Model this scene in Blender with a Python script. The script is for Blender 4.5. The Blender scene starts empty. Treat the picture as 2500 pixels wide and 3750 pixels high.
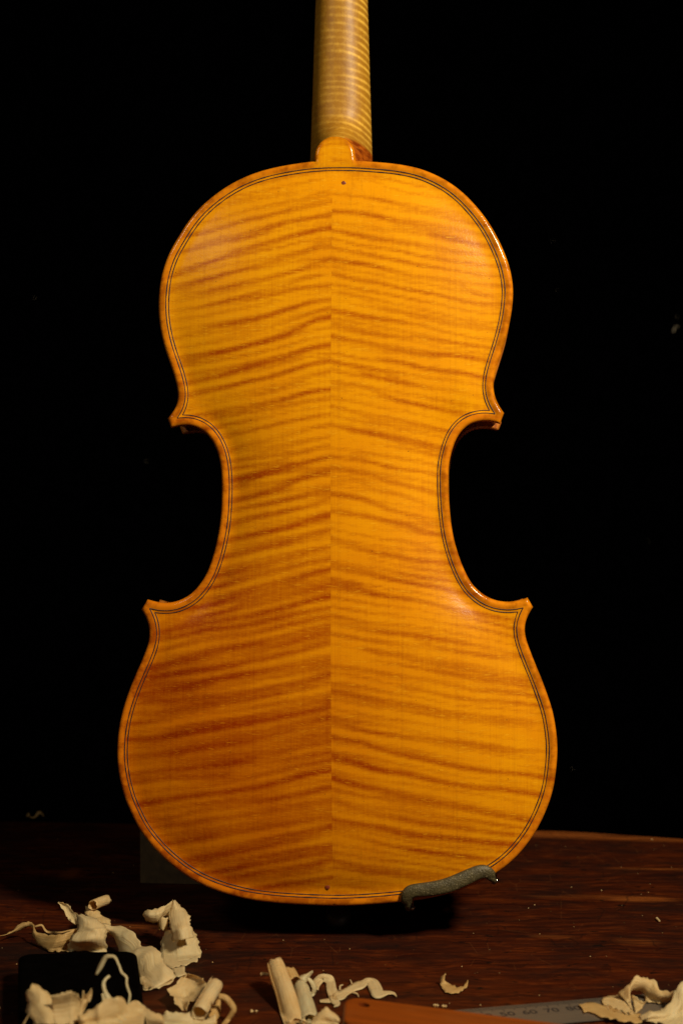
import bpy, bmesh, math, random
import numpy as np
from mathutils import Vector, Matrix, noise
from mathutils.geometry import delaunay_2d_cdt

random.seed(7)
rng = np.random.default_rng(11)
sc = bpy.context.scene
COL = sc.collection

# ------------------------------------------------------------------ camera
F = 6260.0                       # focal length in photo pixels (photo 2500 x 3750)
H = 0.2387                       # lens height above the bench
PITCH = math.radians(2.44)
cam_d = bpy.data.cameras.new('camera')
cam = bpy.data.objects.new('camera', cam_d)
COL.objects.link(cam)
cam_d.sensor_fit = 'VERTICAL'
cam_d.sensor_height = 23.5
cam_d.sensor_width = 15.6
cam_d.lens = F / 3750 * 23.5
cam_d.clip_start = 0.02
cam_d.clip_end = 50
cam_d.dof.use_dof = True
cam_d.dof.focus_distance = 0.815
cam_d.dof.aperture_fstop = 6.3
cam.location = (0, 0, H)
cam.rotation_euler = (math.pi / 2 - PITCH, 0, 0)
sc.camera = cam
CM = Matrix.Translation((0, 0, H)) @ Matrix.Rotation(math.pi / 2 - PITCH, 4, 'X')

# ------------------------------------------------------------------ world, lamps, exposure
w = bpy.data.worlds.new('World'); sc.world = w; w.use_nodes = True
bg = w.node_tree.nodes['Background']
bg.inputs[0].default_value = (1.0, 0.93, 0.82, 1)
bg.inputs[1].default_value = 0.004

def area(name, loc, target, size, power, col, shape='DISK', sizey=None, spread=180):
    d = bpy.data.lights.new(name, 'AREA')
    d.shape = shape; d.size = size
    if sizey: d.size_y = sizey
    d.spread = math.radians(spread)
    d.energy = power; d.color = col
    o = bpy.data.objects.new(name, d); COL.objects.link(o)
    o.location = loc
    o.rotation_euler = (Vector(target) - Vector(loc)).to_track_quat('-Z', 'Y').to_euler()
    return o
area('bench_lamp_right', (0.60, 0.04, 0.90), (0.08, 0.82, 0.21), 0.18, 4.3, (1.0, 0.84, 0.60), spread=80)
area('bench_lamp_left', (-0.62, 0.10, 0.86), (0.0, 0.80, 0.25), 0.16, 1.6, (1.0, 0.88, 0.68))
sc.view_settings.view_transform = 'Standard'
sc.view_settings.look = 'None'
sc.view_settings.exposure = 0
sc.view_settings.gamma = 1
sc.view_settings.use_curve_mapping = False

# ------------------------------------------------------------------ helpers
def P(px, py, Z):
    return CM @ Vector(((px - 1250) / F * Z, -(py - 1875) / F * Z, -Z))
def ray(px, py):
    return (CM.to_3x3() @ Vector(((px - 1250) / F, -(py - 1875) / F, -1)))
def G(px, py, hz=0.0):
    r = ray(px, py); t = (hz - H) / r.z
    return Vector((0, 0, H)) + r * t

def tag(o, label=None, cat=None, group=None, kind=None):
    if label: o['label'] = label
    if cat: o['category'] = cat
    if group: o['group'] = group
    if kind: o['kind'] = kind
    return o

def obj(name, verts, faces, mat, parent=None, smooth=True):
    me = bpy.data.meshes.new(name)
    me.from_pydata([tuple(v) for v in verts], [], faces)
    me.update()
    if smooth:
        me.polygons.foreach_set('use_smooth', [True] * len(me.polygons))
    if mat: me.materials.append(mat)
    o = bpy.data.objects.new(name, me); COL.objects.link(o)
    if parent: o.parent = parent
    return o

def bm_obj(name, bm, mat, parent=None, smooth=True):
    me = bpy.data.meshes.new(name); bm.to_mesh(me); bm.free()
    if smooth: me.polygons.foreach_set('use_smooth', [True] * len(me.polygons))
    if mat: me.materials.append(mat)
    o = bpy.data.objects.new(name, me); COL.objects.link(o)
    if parent: o.parent = parent
    return o

def attr(o, name, vals):
    a = o.data.attributes.new(name, 'FLOAT', 'POINT')
    a.data.foreach_set('value', np.asarray(vals, dtype=np.float32))

class N:
    """tiny node-graph builder"""
    def __init__(s, name):
        s.m = bpy.data.materials.new(name); s.m.use_nodes = True
        s.t = s.m.node_tree; s.t.nodes.clear()
        s.out = s.t.nodes.new('ShaderNodeOutputMaterial')
    def n(s, typ, **kw):
        nd = s.t.nodes.new(typ)
        for k, v in kw.items(): setattr(nd, k, v)
        return nd
    def put(s, sock, v):
        if hasattr(v, 'is_output') or isinstance(v, bpy.types.NodeSocket): s.t.links.new(v, sock)
        elif isinstance(v, (tuple, list)) and len(v) == 3 and sock.type == 'RGBA': sock.default_value = (*v, 1)
        else: sock.default_value = v
    def coord(s, scale=(1, 1, 1), rot=(0, 0, 0), kind='Object'):
        c = s.n('ShaderNodeTexCoord'); mp = s.n('ShaderNodeMapping')
        s.t.links.new(c.outputs[kind], mp.inputs[0])
        mp.inputs['Scale'].default_value = scale; mp.inputs['Rotation'].default_value = rot
        return mp.outputs[0]
    def noise(s, vec, scale=1, detail=2, rough=.5, dist=0):
        nd = s.n('ShaderNodeTexNoise'); s.put(nd.inputs['Vector'], vec)
        nd.inputs['Scale'].default_value = scale; nd.inputs['Detail'].default_value = detail
        nd.inputs['Roughness'].default_value = rough; nd.inputs['Distortion'].default_value = dist
        return nd.outputs['Fac']
    def math(s, op, a, b=0.0, clamp=False):
        nd = s.n('ShaderNodeMath', operation=op); nd.use_clamp = clamp
        s.put(nd.inputs[0], a); s.put(nd.inputs[1], b); return nd.outputs[0]
    def rng(s, v, a, b, c=0.0, d=1.0):
        nd = s.n('ShaderNodeMapRange'); s.put(nd.inputs[0], v)
        for i, x in enumerate((a, b, c, d)): nd.inputs[i + 1].default_value = x
        return nd.outputs[0]
    def mix(s, f, a, b, mode='MIX'):
        nd = s.n('ShaderNodeMix', data_type='RGBA', blend_type=mode)
        s.put(nd.inputs[0], f); s.put(nd.inputs[6], a); s.put(nd.inputs[7], b)
        return nd.outputs[2]
    def attr(s, name):
        return s.n('ShaderNodeAttribute', attribute_name=name).outputs['Fac']
    def bump(s, h, strength=.3, dist=.001, normal=None):
        nd = s.n('ShaderNodeBump'); s.put(nd.inputs['Height'], h)
        nd.inputs['Strength'].default_value = strength; nd.inputs['Distance'].default_value = dist
        if normal is not None: s.put(nd.inputs['Normal'], normal)
        return nd.outputs[0]
    def bsdf(s, **kw):
        b = s.n('ShaderNodeBsdfPrincipled')
        for k, v in kw.items(): s.put(b.inputs[k.replace('_', ' ')], v)
        s.t.links.new(b.outputs[0], s.out.inputs[0]); return b

# ------------------------------------------------------------------ materials
def mat_maple():
    m = N('flamed_maple')
    fl = m.attr('curl'); rim = m.attr('rim'); tone = m.attr('tone')
    v = m.coord()
    vert = m.noise(m.coord((900, 9, 900)), 1, 3, .6)            # year rings running along the body
    rings = m.noise(m.coord((300, .5, 40)), 1, 1, .5)
    fleck = m.noise(m.coord((170, 1000, 130)), 1, 3, .7)        # medullary flecks, short and across
    blot = m.noise(v, 38, 3, .55)
    fine = m.noise(v, 1600, 2, .6)
    ripple = m.math('ADD', fl, m.rng(fleck, .32, .68, -.22, .22))
    ripple = m.math('ADD', ripple, m.rng(vert, .3, .7, -.09, .09), True)
    light = m.mix(m.rng(blot, .35, .65), (.70, .300, .002), (.66, .255, .002))
    dark = m.mix(m.rng(blot, .35, .65), (.34, .056, .001), (.27, .039, .001))
    c = m.mix(ripple, light, dark)
    ringline = m.rng(m.math('ABSOLUTE', m.math('SUBTRACT', rings, .5)), 0, .030, .15, 0)
    ringline = m.math('MULTIPLY', ringline, m.rng(vert, .3, .6, .3, 1))
    c = m.mix(ringline, c, (.22, .06, .004))
    c = m.mix(m.math('MULTIPLY', m.rng(fleck, .56, .70), .46, True), c, (.88, .46, .012))
    c = m.mix(tone, c, (.70, .48, .35), 'MULTIPLY')      # thicker red varnish, with lamp falloff and chatoyance painted in
    rimc = m.mix(m.rng(m.noise(v, 120, 3, .6), .44, .60), (.56, .165, .005), (.22, .038, .002))
    c = m.mix(m.math('MULTIPLY', rim, .66), c, rimc)
    speck = m.noise(v, 700, 1, .5)
    c = m.mix(m.math('MULTIPLY', m.rng(speck, .79, .82), .8, True), c, (.12, .03, .004))
    b1 = m.bump(m.math('ADD', m.math('MULTIPLY', fine, .5), fleck), .16, .00025)
    b2 = m.bump(m.noise(v, 900, 2, .6), .25, .00022)
    m.bsdf(Base_Color=c, Roughness=.5, Specular_IOR_Level=.06, Specular_Tint=(1, .72, .25), Normal=b1, Coat_Weight=m.rng(rim, 0, 1, .12, .55),
           Coat_Roughness=m.rng(rim, 0, 1, .24, .13), Coat_IOR=1.5, Coat_Tint=(1, .93, .75), Coat_Normal=b2)
    return m.m

def mat_rib():
    m = N('rib_maple')
    st = m.noise(m.coord((60, 330, 8)), 1, 2, .5)
    c = m.mix(m.rng(st, .4, .6), (.42, .15, .012), (.20, .045, .005))
    m.bsdf(Base_Color=c, Roughness=.45, Coat_Weight=.5, Coat_Roughness=.2)
    return m.m

def mat_spruce_edge():
    m = N('varnished_spruce')
    st = m.noise(m.coord((700, 8, 300)), 1, 2, .5)
    c = m.mix(m.rng(st, .35, .65), (.50, .17, .018), (.30, .075, .008))
    m.bsdf(Base_Color=c, Roughness=.4, Coat_Weight=.5, Coat_Roughness=.15)
    return m.m

def mat_neck():
    m = N('neck_maple')
    fl = m.attr('curl'); varn = m.attr('varnish')
    v = m.coord()
    fib = m.noise(m.coord((1500, 60, 1500)), 1, 3, .6)
    blot = m.noise(v, 90, 3, .6)
    f2 = m.math('ADD', fl, m.rng(m.noise(v, 420, 2, .6), .3, .7, -.16, .16), True)
    c = m.mix(f2, (.36, .165, .008), (.80, .485, .062))
    c = m.mix(m.rng(fib, .35, .7, 0, .35), c, (.30, .13, .018))
    c = m.mix(m.rng(blot, .5, .72, 0, .55), c, (.20, .075, .010))
    red = m.mix(m.rng(m.noise(m.coord((120, 420, 120), (0, 0, .55)), 1, 2, .5), .4, .62), (.45, .105, .006), (.20, .034, .003))
    c = m.mix(varn, c, red)
    b = m.bump(m.math('ADD', fib, m.noise(v, 900, 2, .6)), .2, .0002)
    m.bsdf(Base_Color=c, Roughness=m.rng(varn, 0, 1, .46, .28), Specular_IOR_Level=.42, Normal=b)
    return m.m

def plain(name, col, rough=.5, metal=0.0, spec=.5, var=.25, scale=300):
    m = N(name)
    nz = m.noise(m.coord(), scale, 3, .6)
    c = m.mix(m.rng(nz, .3, .7), tuple(x * (1 - var) for x in col), tuple(min(1, x * (1 + var)) for x in col))
    m.bsdf(Base_Color=c, Roughness=rough, Metallic=metal, Specular_IOR_Level=spec)
    return m.m

def mat_shaving(name, a, b, c3, trans=.28):
    m = N(name)
    v = m.coord()
    g = m.noise(v, 60, 3, .6, .4); g2 = m.noise(v, 480, 3, .65)
    cb = m.n('ShaderNodeCombineXYZ'); m.put(cb.inputs[0], m.math('MULTIPLY', m.attr('along'), .8)); m.put(cb.inputs[1], m.math('MULTIPLY', m.attr('across'), 1100.0))
    st = m.noise(cb.outputs[0], 1, 4, .65)
    c = m.mix(m.rng(g, .35, .65), a, b)
    c = m.mix(m.rng(st, .42, .70, 0, .55), c, c3)
    c = m.mix(m.rng(g2, .5, .8, 0, .3), c, c3)
    bmp = m.bump(m.math('ADD', st, m.math('MULTIPLY', g, 2)), .6, .0009)
    p = m.bsdf(Base_Color=c, Roughness=.48, Specular_IOR_Level=.38, Normal=bmp)
    t = m.n('ShaderNodeBsdfTranslucent'); m.put(t.inputs[0], m.mix(.45, c, (.75, .42, .10)))
    mx = m.n('ShaderNodeMixShader'); mx.inputs[0].default_value = trans
    m.t.links.new(p.outputs[0], mx.inputs[1]); m.t.links.new(t.outputs[0], mx.inputs[2])
    m.t.links.new(mx.outputs[0], m.out.inputs[0])
    return m.m

def mat_bench():
    m = N('old_bench_wood')
    wear = m.attr('wear'); stain_shade = m.attr('stain_shade')
    v = m.coord()
    warp = m.noise(v, 14, 3, .55)
    def warped(sc_, amt):
        cv = m.n('ShaderNodeVectorMath', operation='ADD'); m.put(cv.inputs[0], m.coord(sc_))
        cx = m.n('ShaderNodeCombineXYZ'); m.put(cx.inputs[1], m.math('MULTIPLY', warp, amt)); m.put(cv.inputs[1], cx.outputs[0])
        return cv.outputs[0]
    grain = m.noise(warped((20, 260, 40), 9), 1, 5, .68)
    fine = m.noise(warped((45, 1500, 60), 20), 1, 3, .65)
    pat = m.noise(m.coord((22, 48, 30)), 1, 5, .66, .4)
    pat2 = m.noise(m.coord((70, 210, 60)), 1, 4, .62)
    spots = m.noise(m.coord((110, 190, 90)), 1, 3, .6)
    c = m.mix(m.rng(grain, .36, .66), (.021, .0032, .0009), (.078, .0138, .0023))
    c = m.mix(m.rng(fine, .44, .68, 0, .50), c, (.014, .0022, .0008))
    c = m.mix(m.rng(pat2, .52, .72, 0, .55), c, (.135, .029, .0048))
    c = m.mix(m.rng(pat, .42, .64, 0, .82), c, (.012, .0026, .0010))
    c = m.mix(m.rng(pat, .28, .40, .55, 0), c, (.125, .026, .0045))
    c = m.mix(m.rng(spots, .62, .68, 0, .92), c, (.005, .0022, .0015))
    wn = m.math('MULTIPLY', wear, m.rng(m.noise(warped((26, 900, 60), 14), 1, 4, .7), .42, .56, .10, 1), True)
    c = m.mix(wn, c, (.30, .085, .014))
    c = m.mix(m.math('MULTIPLY', stain_shade, m.rng(pat2, .35, .60, 1, .55), True), c, (.005, .0022, .0014))
    scr = m.n('ShaderNodeTexVoronoi', feature='DISTANCE_TO_EDGE')
    m.put(scr.inputs['Vector'], warped((26, 12, 20), 2.2)); scr.inputs['Scale'].default_value = 1
    sl = m.rng(scr.outputs['Distance'], .002, .012, .5, 0)
    sl = m.math('MULTIPLY', sl, m.rng(m.noise(v, 24, 2, .5), .50, .56), True)
    c = m.mix(sl, c, (.005, .002, .0012))
    sc2 = m.n('ShaderNodeTexVoronoi', feature='DISTANCE_TO_EDGE')
    m.put(sc2.inputs['Vector'], m.coord((60, 22, 20), (0, 0, -.6))); sc2.inputs['Scale'].default_value = 1
    s2 = m.math('MULTIPLY', m.rng(sc2.outputs['Distance'], .0, .012, .22, 0), m.rng(m.noise(v, 40, 2, .5), .56, .60), True)
    c = m.mix(s2, c, (.20, .075, .022))
    dust = m.rng(m.noise(m.coord((900, 1500, 900)), 1, 2, .6), .74, .78)
    c = m.mix(m.math('MULTIPLY', dust, .8, True), c, (.36, .20, .09))
    h = m.math('ADD', m.math('MULTIPLY', grain, 1.0), m.math('MULTIPLY', fine, .6))
    b = m.bump(h, .45, .0008)
    m.bsdf(Base_Color=c, Roughness=m.rng(pat, .3, .7, .42, .75), Specular_IOR_Level=.12, Normal=b)
    return m.m

def mat_barwood():
    m = N('orange_tool_wood')
    g = m.noise(m.coord((14, 220, 60)), 1, 4, .6, .3)
    bl = m.noise(m.coord(), 70, 3, .6)
    c = m.mix(m.rng(g, .35, .65), (.20, .038, .003), (.13, .023, .002))
    c = m.mix(m.rng(bl, .5, .75, 0, .6), c, (.17, .04, .007))
    m.bsdf(Base_Color=c, Roughness=.42, Specular_IOR_Level=.4, Normal=m.bump(g, .2, .0004))
    return m.m

def mat_steel(name, a, b, rough, metal, sc_=(40, 1200, 40), spk=False):
    m = N(name)
    g = m.noise(m.coord(sc_), 1, 3, .6)
    c = m.mix(m.rng(g, .3, .7), a, b)
    if spk:
        s = m.noise(m.coord(), 1500, 2, .6)
        c = m.mix(m.rng(s, .60, .74, 0, .75), c, (.34, .28, .15))
    nb = m.bump(m.noise(m.coord(), 1300, 2, .6), .8 if spk else .08, .0004)
    m.bsdf(Base_Color=c, Roughness=rough, Metallic=metal, Normal=nb)
    return m.m

M = dict(maple=mat_maple(), rib=mat_rib(), top=mat_spruce_edge(), neck=mat_neck(),
         black=plain('black_dyed_veneer', (.030, .007, .002), .6, var=.5, scale=900),
         pale=plain('pale_veneer', (.60, .235, .004), .5, var=.15, scale=900),
         ebony=plain('ebony', (.012, .010, .009), .4),
         pin=plain('dark_wood_pin', (.16, .022, .005), .45, var=.3, scale=900),
         boxwood=plain('end_button_wood', (.05, .02, .01), .4),
         shave=mat_shaving('maple_shaving', (.86, .69, .35), (.80, .66, .36), (.68, .45, .15), .50),
         shave_pale=mat_shaving('pale_shaving', (.88, .75, .43), (.78, .70, .43), (.72, .54, .23), .50),
         shave_cool=mat_shaving('cool_pale_shaving', (.80, .74, .46), (.70, .69, .45), (.66, .51, .25), .50),
         shave_warm=mat_shaving('golden_shaving', (.70, .48, .18), (.66, .48, .21), (.50, .28, .07), .45),
         bench=mat_bench(), bar=mat_barwood(),
         clamp=mat_steel('dull_nickel', (.075, .060, .024), (.036, .029, .011), .5, .1, (300, 300, 300), True),
         nickel=mat_steel('bright_nickel', (.42, .40, .34), (.36, .34, .28), .16, 1.0, (300, 300, 300)),
         rule=mat_steel('satin_steel', (.130, .104, .075), (.098, .080, .062), .46, .15),
         ink=plain('black_ink', (.02, .018, .018), .6),
         cloth=plain('black_backdrop_cloth', (.0003, .0003, .0005), .95, spec=.0, var=.5, scale=120),
         darkblock=plain('blackened_block', (.0008, .0006, .0005), .8, spec=.01, var=.5, scale=160),
         olive=plain('olive_brown_wood', (.085, .055, .024), .7, var=.35, scale=220),
         lint=plain('pale_lint', (.6, .52, .38), .8),
         )

# ------------------------------------------------------------------ setting: bench and backdrop
def value_noise(x, y, seed=0):
    x = np.asarray(x, float); y = np.asarray(y, float)
    xi = np.floor(x).astype(np.int64); yi = np.floor(y).astype(np.int64)
    fx = x - xi; fy = y - yi; fx = fx * fx * (3 - 2 * fx); fy = fy * fy * (3 - 2 * fy)
    def h(a, b):
        n = (a * 374761393 + b * 668265263 + seed * 1442695041) & 0xffffffff
        n = ((n ^ (n >> 13)) * 1274126177) & 0xffffffff
        return ((n ^ (n >> 16)) & 0xffff) / 65535.0
    return (h(xi, yi) * (1 - fx) + h(xi + 1, yi) * fx) * (1 - fy) + (h(xi, yi + 1) * (1 - fx) + h(xi + 1, yi + 1) * fx) * fy

def build_bench():
    eL, eR = G(0, 3002), G(2500, 3046.5)
    dirx = (eR - eL).normalized(); diry = Vector((-dirx.y, dirx.x, 0)).normalized()
    org = G(1250, 3024)
    nx, ny = 300, 230
    W0, W1, D = -.45, .45, .55
    xs = np.linspace(W0, W1, nx); ys = np.linspace(0, -D, ny)
    X, Y = np.meshgrid(xs, ys)
    wob = .0016 * (value_noise(X * 22, X * 0, 3) - .5)
    R = .004
    Zt = np.where(Y > -R, -(R - np.sqrt(np.maximum(0, R * R - (Y + R) ** 2))), 0) + .0003 * (value_noise(X * 60, Y * 90, 5) - .5)
    wob = wob - .0150 * np.clip((X - .135) / .07, 0, 3) ** 1.3
    Yw = Y + wob * np.clip(1 + Y / .09, 0, 1)
    V = []
    for i in range(ny):
        for j in range(nx):
            p = org + dirx * X[i, j] + diry * Yw[i, j]; V.append((p.x, p.y, Zt[i, j]))
    Fc = [(i * nx + j, (i + 1) * nx + j, (i + 1) * nx + j + 1, i * nx + j + 1) for i in range(ny - 1) for j in range(nx - 1)]
    n0 = len(V)
    # side skirt, 45 mm thick board
    loop = [j for j in range(nx)] + [i * nx + nx - 1 for i in range(1, ny)] + [(ny - 1) * nx + j for j in range(nx - 2, -1, -1)] + [i * nx for i in range(ny - 2, 0, -1)]
    for k in loop: V.append((V[k][0], V[k][1], -.045))
    L = len(loop)
    for k in range(L): Fc.append((loop[k], loop[(k + 1) % L], n0 + (k + 1) % L, n0 + k))
    Fc.append(tuple(n0 + k for k in range(L)))
    o = obj('workbench', V, Fc, M['bench'])
    A = np.array(V); rel = A[:, :2] - np.array([org.x, org.y])
    lx = rel @ np.array([dirx.x, dirx.y]); ly = rel @ np.array([diry.x, diry.y])
    wear = np.clip(1 - (-ly - .004 * value_noise(lx * 30, lx * 0, 9) - .010 - .010 * np.clip((lx) / .2, -1, 1)) / .006, 0, 1) * np.clip((lx + .02) / .12, 0.0, 1) * .75
    # exposed streaks of bare wood, placed where they lie on the board
    def ell(px, py, rx, ry, amp):
        g = G(px, py); r = np.array([g.x - org.x, g.y - org.y])
        cx, cy = r @ np.array([dirx.x, dirx.y]), r @ np.array([diry.x, diry.y])
        q = ((lx - cx) / rx) ** 2 + ((ly - cy) / ry) ** 2
        return amp * np.clip(1.25 - q, 0, 1)
    for a in ((2330, 3292, .022, .0055, .85), (2240, 3285, .03, .003, .4), (2380, 3182, .028, .0022, .5), (255, 3200, .005, .014, .35),
              (2020, 3430, .012, .003, .3), (520, 3390, .02, .003, .35), (470, 3400, .012, .003, .35), (2330, 3450, .012, .006, .3), (2120, 3285, .03, .003, .25)):
        wear = np.maximum(wear, ell(*a))
    attr(o, 'wear', wear)
    st = np.zeros(len(V))  # dark stains; the broad left patches paint in the bench's light falloff
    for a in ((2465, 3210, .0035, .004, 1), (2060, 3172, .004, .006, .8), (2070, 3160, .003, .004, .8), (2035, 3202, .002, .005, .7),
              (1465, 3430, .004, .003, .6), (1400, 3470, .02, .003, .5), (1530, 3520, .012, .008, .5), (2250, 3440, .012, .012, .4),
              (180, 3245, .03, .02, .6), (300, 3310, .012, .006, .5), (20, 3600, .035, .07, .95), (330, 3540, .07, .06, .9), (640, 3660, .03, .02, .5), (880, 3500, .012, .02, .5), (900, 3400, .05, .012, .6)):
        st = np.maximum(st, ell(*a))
    attr(o, 'stain_shade', st)
    tag(o, kind='structure')
    return org, dirx, diry
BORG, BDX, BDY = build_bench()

def build_backdrop():
    V, Fc = [], []
    n = 40
    for j in range(n + 1):
        x = -1.2 + 2.4 * j / n
        yy = 1.42 + .012 * math.sin(x * 9) + .006 * math.sin(x * 23 + 1)
        V += [(x, yy, -.5), (x, yy, 1.3)]
    for j in range(n): Fc.append((2 * j, 2 * j + 2, 2 * j + 3, 2 * j + 1))
    o = obj('backdrop', V, Fc, M['cloth']); tag(o, kind='structure')
build_backdrop()

# ------------------------------------------------------------------ violin frame
O = P(1220, 1950, .82)
CR = CM.to_3x3()
zc = -Vector(((1680 - 1250) / F, -(2215 - 1875) / F, -1)).normalized()
ray_c = Vector(((1220 - 1250) / F, -(1950 - 1875) / F, -1)).normalized()
npl = ray_c.cross(Vector((0, 1, 0)))
yc = npl.cross(zc).normalized()
if yc.y < 0: yc = -yc
xc = yc.cross(zc).normalized()
VM = Matrix.Translation(O) @ (CR @ Matrix((xc, yc, zc)).transposed()).to_4x4()
VI = VM.inverted()
violin = bpy.data.objects.new('violin', None); COL.objects.link(violin)
CL = VI @ Vector((0, 0, H))        # lens in violin coordinates
VI3 = VI.to_3x3()
def L(px, py, zl=.002):
    r = VI3 @ ray(px, py); t = (zl - CL.z) / r.z
    return CL.x + r.x * t, CL.y + r.y * t

UL = [(1137,593),(1087,599),(1010,613),(959,626),(908,644),(857,668),(806,700),(755,740),(714,781),(679,827),(648,878),(622,923),(602,974),(589,1025),(583,1077),(581,1122),(584,1173),(592,1224),(605,1276),(620,1321),(638,1372),(650,1418),(655,1449),(652,1477),(640,1503),(628,1518)]
CLc = [(615,1532),(628,1568)]
CL_ = [(640,1564),(653,1561),(679,1558),(704,1560),(730,1569),(755,1586),(776,1610),(793,1643),(804,1679),(810,1715),(813,1763),(813,1806),(811,1855),(807,1909),(798,1963),(786,2017),(771,2066),(752,2110),(725,2150),(698,2177),(666,2196),(633,2206),(601,2208),(568,2203)]
LLc = [(541,2195),(519,2232)]
LL = [(530,2248),(542,2272),(549,2305),(549,2332),(542,2364),(527,2402),(508,2446),(487,2494),(467,2547),(451,2597),(440,2645),(433,2690),(430,2735),(430,2776),(435,2825),(446,2879),(462,2934),(484,2982),(508,3031),(541,3077),(579,3121),(622,3161),(671,3199),(725,3232),(779,3256),(834,3275),(888,3289),(942,3299),(1023,3308),(1105,3313),(1213,3317)]
LR = [(1250,3317),(1331,3314),(1413,3308),(1480,3301),(1560,3291),(1650,3270),(1735,3240),(1810,3200),(1857,3167),(1900,3126),(1933,3085),(1960,3045),(1987,2993),(2009,2939),(2025,2885),(2034,2825),(2039,2766),(2039,2717),(2033,2663),(2022,2603),(2005,2551),(1983,2490),(1960,2435),(1939,2381),(1925,2343),(1918,2310),(1921,2278),(1932,2251)]
LRc = [(1950,2223),(1930,2188)]
CRr = [(1906,2198),(1873,2204),(1835,2203),(1798,2194),(1765,2175),(1732,2145),(1711,2112),(1692,2072),(1676,2028),(1662,1979),(1652,1925),(1646,1871),(1642,1817),(1641,1763),(1641,1719),(1645,1687),(1653,1653),(1663,1622),(1676,1594),(1694,1571),(1719,1553),(1745,1545),(1775,1542),(1806,1545)]
URc = [(1829,1553),(1844,1513)]
UR = [(1829,1492),(1814,1467),(1806,1439),(1804,1413),(1809,1377),(1821,1335),(1836,1289),(1851,1240),(1863,1191),(1872,1143),(1876,1102),(1878,1061),(1873,1018),(1862,969),(1844,921),(1819,867),(1791,819),(1760,776),(1724,735),(1684,697),(1643,667),(1597,642),(1546,621),(1490,607),(1429,598),(1365,593)]
BUT = [(1156,592),(1152,580),(1152,563),(1156,548),(1169,526),(1188,510),(1210,501),(1233,500),(1255,504),(1274,515),(1290,531),(1298,552),(1300,574),(1302,591)]

def catmull(pts, step):
    p = np.array(pts, float)
    ext = np.vstack([2 * p[0] - p[1], p, 2 * p[-1] - p[-2]])
    out = []
    for i in range(1, len(ext) - 2):
        p0, p1, p2, p3 = ext[i - 1], ext[i], ext[i + 1], ext[i + 2]
        n = max(1, int(round(np.linalg.norm(p2 - p1) / step)))
        for k in range(n):
            t = k / n
            out.append(.5 * (2 * p1 + (p2 - p0) * t + (2 * p0 - 5 * p1 + 4 * p2 - p3) * t * t + (3 * p1 - p0 - 3 * p2 + p3) * t ** 3))
    out.append(p[-1])
    return np.array(out)
def smooth(p, it=2):
    p = p.copy()
    for _ in range(it):
        p[1:-1] = .25 * p[:-2] + .5 * p[1:-1] + .25 * p[2:]
    return p
def loc(pts, zl=.002): return np.array([L(a, b, zl) for a, b in pts])

STEP = .0011
upperL = smooth(catmull(loc(UL + [CLc[0]]), STEP), 14)
cL = smooth(catmull(loc([CLc[1]] + CL_ + [LLc[0]]), STEP), 10)
lower = smooth(catmull(loc([LLc[1]] + LL + LR + [LRc[0]]), STEP), 14)
cR = smooth(catmull(loc([LRc[1]] + CRr + [URc[0]]), STEP), 10)
upperR = smooth(catmull(loc([URc[1]] + UR), STEP), 14)
arc_top = catmull(loc([(1137,593),(1190,589.5),(1250,588.5),(1310,589.5),(1365,593)]), STEP)
but = smooth(catmull(loc(BUT), STEP * .8), 4)
def seg(a, b, n=5):
    return np.array([a + (b - a) * t for t in np.linspace(0, 1, n + 2)[1:-1]])
def joinloop(parts):
    out = []
    for q in parts:
        for r in q:
            if not out or np.linalg.norm(np.array(r) - out[-1]) > .00025: out.append(np.array(r))
    if np.linalg.norm(out[0] - out[-1]) < .00025: out.pop()
    return np.array(out)
# closed outline, counter-clockwise seen from the back: upperL runs from the button down the left side
iL = np.argmin(np.abs(upperL[:, 0] - but[0, 0])); 
body = joinloop([upperL, seg(upperL[-1], cL[0]), cL, seg(cL[-1], lower[0]), lower, seg(lower[-1], cR[0]), cR, seg(cR[-1], upperR[0]), upperR, arc_top[::-1]])
full = joinloop([upperL, seg(upperL[-1], cL[0]), cL, seg(cL[-1], lower[0]), lower, seg(lower[-1], cR[0]), cR, seg(cR[-1], upperR[0]), upperR,
                 arc_top[::-1][:np.argmin(np.abs(arc_top[::-1][:, 0] - but[-1, 0]))], but[::-1],
                 arc_top[::-1][np.argmin(np.abs(arc_top[::-1][:, 0] - but[0, 0])) + 1:]])

def dist_poly(pts, poly):
    a = poly; b = np.roll(poly, -1, 0); ab = b - a; l2 = (ab ** 2).sum(1) + 1e-18
    out = np.empty(len(pts))
    for s in range(0, len(pts), 3000):
        p = pts[s:s + 3000, None, :]
        t = np.clip(((p - a) * ab).sum(2) / l2, 0, 1)
        out[s:s + 3000] = np.sqrt((((a + t[..., None] * ab) - p) ** 2).sum(2).min(1))
    return out
def inside(pts, poly):
    x, y = pts[:, 0], pts[:, 1]; res = np.zeros(len(pts), bool)
    a = poly; b = np.roll(poly, -1, 0)
    for (x0, y0), (x1, y1) in zip(a, b):
        if y0 == y1: continue
        c = ((y0 > y) != (y1 > y)) & (x < (x1 - x0) * (y - y0) / (y1 - y0) + x0)
        res ^= c
    return res
def sdist(pts, poly):
    d = dist_poly(pts, poly); return np.where(inside(pts, poly), d, -d)

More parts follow.
